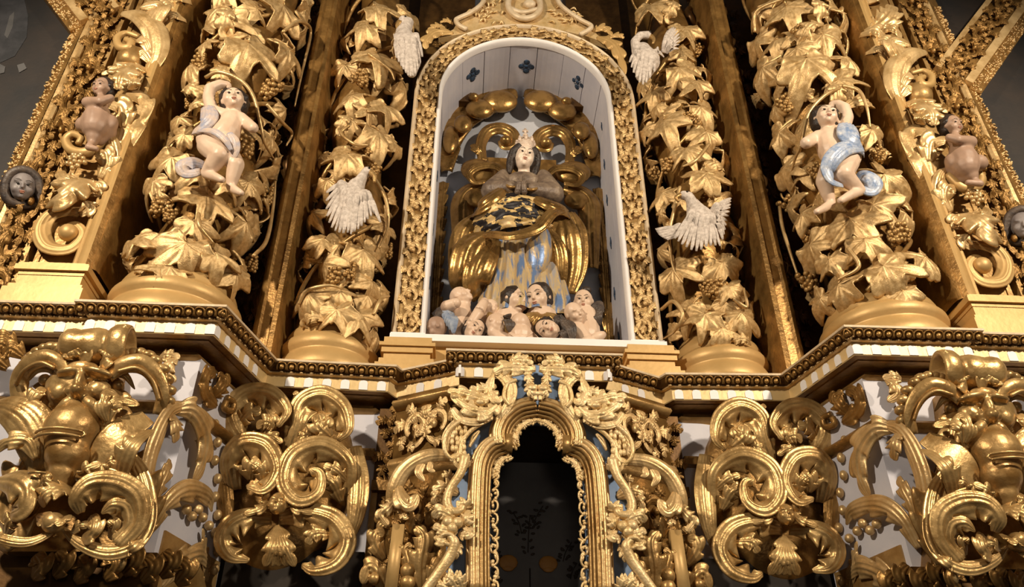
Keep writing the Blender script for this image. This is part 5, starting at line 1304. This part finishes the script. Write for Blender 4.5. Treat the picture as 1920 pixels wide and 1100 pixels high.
# side bodies behind (canted)
mb = MB()
def sidebody():
    mb = MB(); quad_wall(mb, (-.80, 4.46), (-.50, 4.30), 1.6, H-.2); quad_wall(mb, (-.50, 4.30), (-.26, 4.30), 1.6, 3.0); return mb
both('canted_side', sidebody, 'gold_old')
both('canted_moulding', lambda: mold([(-.80, 4.46), (-.50, 4.30), (-.26, 4.30)], [(0, 3.86), (.05, 3.85), (.06, 3.83), (.03, 3.81), (0, 3.80)]), 'gold_shaft')
both('canted_moulding', lambda: mold([(-.80, 4.46), (-.50, 4.30), (-.26, 4.30)], [(0, 3.50), (.03, 3.49), (.05, 3.46), (.05, 3.44), (.02, 3.42), (.03, 3.40), (0, 3.38)]), 'gold_shaft')
for MIRR in (False, True):
    for k in range(2): put_relief(REL_G, k, (-.68+.14*k, 4.385-.075*k, 3.65), .2, .26, .16, tb, az=-.49, flip=k)
    for k in range(5): put_relief(REL_O, k, (-.66, 4.40, 2.15+k*.26), .24, .26, .24, tb, flip=k % 2, az=-.49)
MIRR = False
# blue board with opening, assembled from left and right halves
inner = [(921, 1110), (920, 1000), (922, 880), (930, 856), (950, 842), (956, 815), (975, 796), (1004, 790)]
outer = [(835, 1110), (838, 980), (842, 905), (866, 880), (868, 835), (885, 805), (920, 782), (944, 750), (956, 712), (972, 690), (1004, 684)]
def board():
    a = catmull([W(u, v, TY+.02) for u, v in inner], 30); b = catmull([W(u, v, TY+.02) for u, v in outer], 30)
    a[-1][0] = 0; b[-1][0] = 0
    P = np.stack([b, a], 1); return MB().slab(P, np.array((0, .05, 0)))
both('blue_board', board, 'paint_blue')
# trefoil arch moulding: several ribs following the opening
cl_sh = [(899, 1115), (899, 1000), (902, 900), (908, 866), (922, 846), (944, 836)]
cl_ar = [(942, 840), (940, 816), (951, 792), (974, 774), (1004, 767)]
def rib(l, dx, r_, dep, kx=1.0):
    c = catmull([W(u, v, TY) for u, v in l], 40); T = np.gradient(c, axis=0); T /= np.linalg.norm(T, axis=1)[:, None]
    N = np.stack([-T[:, 2], np.zeros(len(T)), T[:, 0]], 1)
    p = c+N*dx; p[:, 1] -= dep; p[:, 0] = np.minimum(p[:, 0], .0)
    return p
ribs = [(.055, .014, .03), (.035, .018, .055), (.012, .013, .06), (-.008, .012, .05), (-.026, .011, .035), (-.042, .01, .02)]
for dx, r_, dep in ribs:
    both('arch_rib', lambda: MB().tube(rib(cl_sh, dx, r_, dep), r_, res=False, k=8), 'gold_leaf' if r_ > .0125 else 'gold_shaft')
    both('arch_rib', lambda: MB().tube(rib(cl_ar, dx, r_, dep), r_, res=False, k=8), 'gold_leaf' if r_ > .0125 else 'gold_shaft')
def archbody():
    mb = MB()
    for l in (cl_sh, cl_ar):
        o_ = rib(l, .062, 0, .015); i_ = rib(l, -.05, 0, .0); mb.slab(np.stack([o_, i_], 1), np.array((0, .09, 0)))
    return mb
both('arch_body', archbody, 'gold_shaft')
both('shoulder_return', lambda: MB().box(W(938, 838, TY)-np.array((.02, .05, .03)), W(950, 826, TY)+np.array((.03, .04, .02))), 'gold_shaft')
# lace fringe
def fringe():
    mb = MB(); rr = random.Random(3)
    for l in (cl_sh, cl_ar):
        p = rib(l, -.068, 0, .0); n = len(p)
        pf = catmull(p, 90)
        for i in range(0, 90):
            c = pf[i]; a = rr.uniform(0, 6.28)
            mb.ell(c+np.array((rr.uniform(-.02, .02), -.005, rr.uniform(-.015, .015))), (rr.uniform(.010, .022), .008, rr.uniform(.006, .012)), roty(a), n=7, m=5)
        for i in range(0, 88, 4):
            c = pf[i]; d = pf[min(i+4, 89)]-c
            mb.tube([c+np.array((.0, 0, 0)), c+d*.3+np.array((.022, -.01, 0)), c+d*.8+np.array((.02, -.012, 0)), c+d], .006, n=8, k=5)
    return mb
both('lace_fringe', fringe, 'gold_rocaille')
# interior
mk('interior_back', MB().box((-.42, 4.78, 1.5), (.42, 4.81, 3.9)), MT['door_grey'], tb, smooth=False, label='grey painted back panel')
both('interior_side', lambda: MB().box((-.34, 4.24, 1.5), (-.32, 4.8, 3.88)), 'dark_wood')
mk('interior_shade_roof', MB().box((-.34, 4.36, 3.64), (.34, 4.8, 3.68)), MT['dark_wood'], tb, smooth=False)  # unseen roof piece set low to keep lamp light off the back
mk('door_seam', MB().box((-.004, 4.776, 1.5), (.004, 4.781, 3.0)), MT['black_recess'], tb, smooth=False)
for (u, v) in ((953, 1054), (1028, 1056)):
    c = W(u, v, 4.772); mb = MB(); mb.ell(c, (.055, .006, .045), n=16, m=6); mb.ell(c+np.array((0, 0, -.03)), (.035, .006, .02)); mk('painted_urn', mb, MT['urn_gold'], tb)
mat('paint_sprig', (.03, .022, .015), (.06, .04, .025), 0, .6, 20, 0)
rr = random.Random(9)
for (u0, v0, bend, hgt) in ((990, 1035, 4, -70), (978, 1000, -16, -40), (1000, 990, 18, -42), (932, 1052, -14, -34), (1056, 1052, 16, -36), (1070, 1085, 12, -30), (930, 1095, -10, -26)):
    mb = MB(); p = catmull([W(u0, v0, 4.775), W(u0+bend*.3, v0+hgt*.5, 4.775), W(u0+bend, v0+hgt, 4.775)], 7); mb.tube(p, .003, n=14, k=5)
    for q_ in p:
        for s_ in (-1, 1): mb.ell(q_+np.array((s_*rr.uniform(.012, .03), 0, rr.uniform(-.01, .02))), (.013, .003, .007), roty(s_*rr.uniform(-.9, .2)), n=8, m=4)
    mk('painted_sprig', mb, MT['paint_sprig'], tb)
rr = random.Random(9)
# rocaille ornament, mirrored
def roc(nm, items, m_='gold_rocaille', dY=.03):
    def f():
        mb = MB()
        for kind, l, w_, *o_ in items:
            k2 = o_[0] if o_ else {}
            if kind == 's':
                kk = dict(n=30, m=9, lobes=4, lamp=.5, bulge=.4, flutes=4); kk.update(k2); mb.strap(tw_([(a[0], a[1], dY+(a[2] if len(a) > 2 else 0)) for a in l]), w_*.8, **kk)
            elif kind == 't': mb.tube(tw_([(a[0], a[1], dY+(a[2] if len(a) > 2 else 0)) for a in l]), w_, n=34, k=8)
            elif kind == 'e':
                for (u, v, *e) in l: mb.ell(W(u, v, TY-dY-(e[0] if e else 0)), w_, n=10, m=7)
        return mb
    both(nm, f, m_)
NL = dict(lobes=0, start=.6, tip=.5)
roc('crest_scroll', [('s', [(1004, 690, .05), (975, 690, .06), (945, 690, .06), (925, 700, .05)], .06), ('s', [(925, 695, .04), (950, 712, .05), (958, 735, .05), (948, 765, .04), (930, 790, .03)], .045, NL),
    ('t', [(968, 712, .06), (950, 722, .06), (945, 745, .06), (955, 760, .05)], .012), ('s', [(925, 700, .05), (918, 730, .06), (932, 752, .06), (942, 742, .06)], .03, dict(lobes=3)),
    ('s', [(955, 678, .05), (975, 672, .07), (1000, 682, .07)], .04), ('e', [(985, 678, .06), (968, 684, .06), (940, 684, .05)], (.03, .025, .02))])
roc('crest_pendant', [('s', [(988, 690, .05), (992, 712, .06), (1000, 722, .05)], .03), ('s', [(992, 715, .04), (994, 732, .06), (1003, 746, .05)], .035, dict(lobes=4)), ('e', [(998, 728, .06), (1002, 738, .05)], (.03, .02, .02)), ('t', [(1004, 722, .05), (1004, 750, .05)], .012)])
roc('wing_shell', [('s', [(940, 750, .03), (912, 772, .06), (880, 765, .07), (845, 738, .05)], .06, dict(lobes=4, lamp=.6)), ('s', [(935, 735, .03), (905, 745, .06), (870, 735, .06), (838, 732, .04)], .05, dict(lobes=5, lamp=.6)),
    ('s', [(930, 722, .03), (905, 728, .06), (880, 728, .05)], .04, dict(lobes=4)), ('s', [(925, 780, .03), (895, 790, .06), (865, 785, .06), (848, 765, .05)], .035, NL), ('e', [(870, 752, .05), (900, 755, .07), (855, 745, .05), (890, 770, .07)], (.03, .025, .02))])
roc('wing_plate', [('s', [(905, 782, .0), (866, 796, .01), (844, 822, .01), (848, 852, .0)], .06, dict(lobes=0, bulge=.15, start=.8, tip=.6, flutes=6)), ('t', [(900, 775, .05), (862, 790, .06), (836, 815, .06), (834, 845, .06), (848, 860, .05), (862, 852, .05), (866, 830, .05), (884, 806, .05), (918, 785, .05)], .012),
    ('e', [(850+7*(i % 4)+rr.uniform(-3, 3), 802+9*(i//4)+rr.uniform(-3, 3), .05) for i in range(20)], (.012, .01, .02)), ('s', [(890, 800, .04), (905, 785, .06), (925, 782, .05)], .03)])
roc('blue_tab_rim', [('t', [(880, 838, .02), (890, 822, .03), (898, 808, .02), (886, 818, .03), (880, 838, .02)], .007)])
roc('side_s_scroll', [('s', [(876, 872, .02), (868, 850, .04), (852, 860, .05), (862, 878, .05)], .03), ('t', [(872, 855, .05), (864, 885, .06), (845, 915, .06), (838, 940, .06), (845, 958, .06), (862, 958, .06), (868, 948, .06)], [.03, .024, .022, .024, .026, .022, .018]),
    ('s', [(880, 875, .03), (872, 862, .06), (856, 862, .06)], .03), ('s', [(872, 960, .03), (870, 945, .06), (855, 945, .06)], .04)])
roc('shell_cluster', [('s', [(852, 985, .03), (842, 965, .07), (822, 958, .07), (812, 970, .05)], .045, dict(lobes=4)), ('s', [(858, 995, .03), (835, 992, .07), (812, 985, .05)], .045, dict(lobes=4)), ('s', [(862, 985, .04), (874, 972, .07), (876, 955, .05)], .045, dict(lobes=4)),
    ('s', [(860, 1000, .04), (876, 1000, .07), (880, 985, .05)], .04, dict(lobes=3)), ('s', [(850, 1005, .04), (828, 1012, .07), (818, 1002, .06)], .04, dict(lobes=3)), ('t', [(822, 1018, .06), (832, 1002, .08), (848, 1004, .08), (846, 1020, .07), (834, 1018, .07)], .012), ('e', [(848, 990, .07), (858, 980, .07), (840, 978, .07)], (.03, .025, .03))])
roc('lower_s_scroll', [('t', [(842, 1004, .07), (852, 1016, .07), (845, 1040, .06), (825, 1070, .06), (800, 1105, .05), (785, 1130, .05)], [.018, .026, .028, .026, .026, .026]), ('s', [(862, 1015, .04), (856, 1035, .06), (845, 1045, .04)], .03)])
roc('foot_shell', [('s', [(862, 1110, .03), (845, 1085, .06), (830, 1080, .05)], .05), ('s', [(868, 1108, .03), (860, 1085, .06), (850, 1078, .05)], .04), ('s', [(850, 1112, .03), (828, 1098, .06), (815, 1100, .05)], .04)])
# big outer acanthus curl with hanging lobes, its post and the foliage behind
roc('outer_curl', [('s', [(736, 960, .0), (738, 920, .03), (760, 880, .05), (800, 856, .07), (845, 855, .07), (868, 872, .05)], .055, dict(lobes=0, flutes=5, bulge=.5, n=44)), ('s', [(745, 905, .03), (752, 935, .06), (768, 948, .08), (784, 925, .08)], .05, dict(lobes=2)),
    ('s', [(795, 865, .06), (785, 885, .08), (796, 902, .08)], .028, dict(lobes=0)), ('s', [(810, 860, .06), (806, 878, .08), (816, 884, .08)], .022, dict(lobes=0)), ('s', [(745, 930, .02), (728, 950, .04), (715, 965, .03), (728, 985, .03)], .04, dict(lobes=4)),
    ('s', [(748, 948, .02), (758, 968, .05), (765, 962, .06)], .025), ('s', [(860, 925, .02), (835, 912, .06), (810, 918, .06)], .045, dict(lobes=4)), ('s', [(850, 900, .02), (840, 890, .05), (828, 892, .05)], .03, dict(lobes=4)), ('s', [(842, 945, .02), (820, 930, .06), (812, 945, .06)], .035, dict(lobes=3))], 'gold_leaf', -.04)
both('post', lambda: MB().obox((W(746, 1000, TY+.06)+W(733, 1110, TY+.06))/2, (.03, 0, 0), (0, .03, 0), (W(748, 985, TY+.06)-W(731, 1125, TY+.06))/2), 'gold_pale')
roc('inner_foliage', [('s', [(790, 1110, .0), (788, 1060, .03), (795, 1010, .05), (780, 985, .05)], .07, dict(lobes=4)), ('s', [(800, 1110, .0), (815, 1065, .03), (835, 1030, .04)], .06, dict(lobes=4, flutes=6)), ('s', [(762, 1110, .0), (765, 1060, .03), (760, 1030, .04), (772, 1020, .05)], .04, dict(lobes=4)),
    ('e', [(764, 1070, .03), (764, 1092, .03)], (.04, .03, .04)), ('s', [(800, 985, .0), (815, 960, .04), (800, 945, .05)], .05, dict(lobes=4)), ('s', [(770, 1000, .0), (775, 975, .03), (790, 970, .04)], .04, dict(lobes=3))], 'gold_shaft', -.08)
roc('outer_foliage', [('s', [(722, 1110, .0), (705, 1070, .04), (690, 1065, .04), (680, 1095, .03)], .055, dict(lobes=3)), ('s', [(722, 1050, .0), (705, 1020, .04), (706, 1000, .05), (722, 1000, .05)], .05, dict(lobes=3)), ('s', [(725, 1005, .0), (718, 990, .04), (732, 978, .05)], .04, dict(lobes=3)), ('e', [(712, 972, .03), (702, 1085, .05)], (.03, .03, .03))], 'gold_shaft', -.14)

# ------------------------------------------------------------------ crest above the niche
cz = thing('niche_crest', (0, 4.75, 7.68), 'cream and gold crest with ring and curving rails on top of the niche arch', 'crest')
CYY = 4.72
def cw(l, d=0.0): return [W(u, v, CYY-d-(t[0] if t else 0)) for u, v, *t in l]
mk('ring', MB().tube([W(983, 8, CYY-.04)+np.array((.145*math.cos(t_), 0, .20*math.sin(t_))) for t_ in np.linspace(0, 2*math.pi, 30, endpoint=False)], .028, n=60, k=10, closed=True), MT['gold_cream'], cz)
mk('ring_bar', MB().tube(cw([(958, 16, .04), (972, 22, .05), (985, 23, .05), (1008, 17, .04)]), .022, n=20, k=8).ell(W(993, 8, CYY-.02), (.06, .04, .05)).ell(W(981, 32, CYY-.02), (.03, .03, .05)), MT['gold_cream'], cz)
for l in ([(912, -20), (905, 5), (885, 22), (862, 33), (855, 38), (860, 47), (875, 55)], [(1040, -20), (1048, 5), (1066, 22), (1090, 38), (1108, 48), (1104, 56), (1088, 65)]):
    mk('curved_rail', MB().tube(cw(l, .04), .022, n=40, k=8), MT['gold_cream'], cz)
pl = [(822, 70), (850, 55), (862, 35), (900, 5), (912, -30), (1045, -30), (1052, 5), (1095, 40), (1112, 58), (1140, 82), (1100, 68), (1045, 55), (985, 50), (920, 56)]
mk('crest_board', MB().prism([(W(u, v, CYY)[0], W(u, v, CYY)[2]) for u, v in reversed(pl)], CYY, CYY+.06), MT['gold_rocaille'], cz, smooth=False)
rr = random.Random(4); mb = MB()
for k in range(150):
    u = rr.uniform(870, 1095); v = rr.uniform(-10, 52)
    if abs(u-983) < 42 or v > 62-.0012*(u-985)**2*1.0+0 or v < abs(u-980)*.42-22 or v > 44-.0035*max(0, abs(u-985)-60)**1.6+.0*u: continue
    c = W(u, v, CYY-.008); a = rr.uniform(0, 3.14); mb.tube([c+np.array((-.03*math.cos(a), 0, -.03*math.sin(a))), c+np.array((.012*math.sin(a), -.015, -.012*math.cos(a))), c+np.array((.03*math.cos(a), 0, .03*math.sin(a)))], [.004, .012, .004], n=7, k=5)
mk('leaf_relief', mb, MT['gold_rocaille'], cz, kind='stuff')
for l, w_ in (([(850, 62), (820, 60, .03), (800, 75, .04), (798, 92, .02)], .05), ([(835, 52), (818, 48, .03), (802, 56, .02)], .03), ([(850, 45), (838, 38, .03), (825, 42, .02)], .025),
              ([(1120, 70), (1145, 80, .03), (1160, 100, .03), (1172, 140, .0)], .06), ([(1110, 58), (1132, 52, .03), (1148, 66, .02)], .04), ([(1135, 70), (1160, 66, .03), (1170, 72, .02)], .03)):
    mk('crest_leaf', MB().strap(cw(l), w_, n=24, lobes=4), MT['gold_pale'], cz)
for MIRR in (False, True):
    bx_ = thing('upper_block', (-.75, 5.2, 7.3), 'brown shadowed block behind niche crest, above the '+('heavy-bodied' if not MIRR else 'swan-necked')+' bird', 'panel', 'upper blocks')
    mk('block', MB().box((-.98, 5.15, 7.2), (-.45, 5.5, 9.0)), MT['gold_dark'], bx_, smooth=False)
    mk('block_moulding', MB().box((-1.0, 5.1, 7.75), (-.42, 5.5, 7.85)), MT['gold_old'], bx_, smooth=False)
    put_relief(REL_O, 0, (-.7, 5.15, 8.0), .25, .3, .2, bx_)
MIRR = False
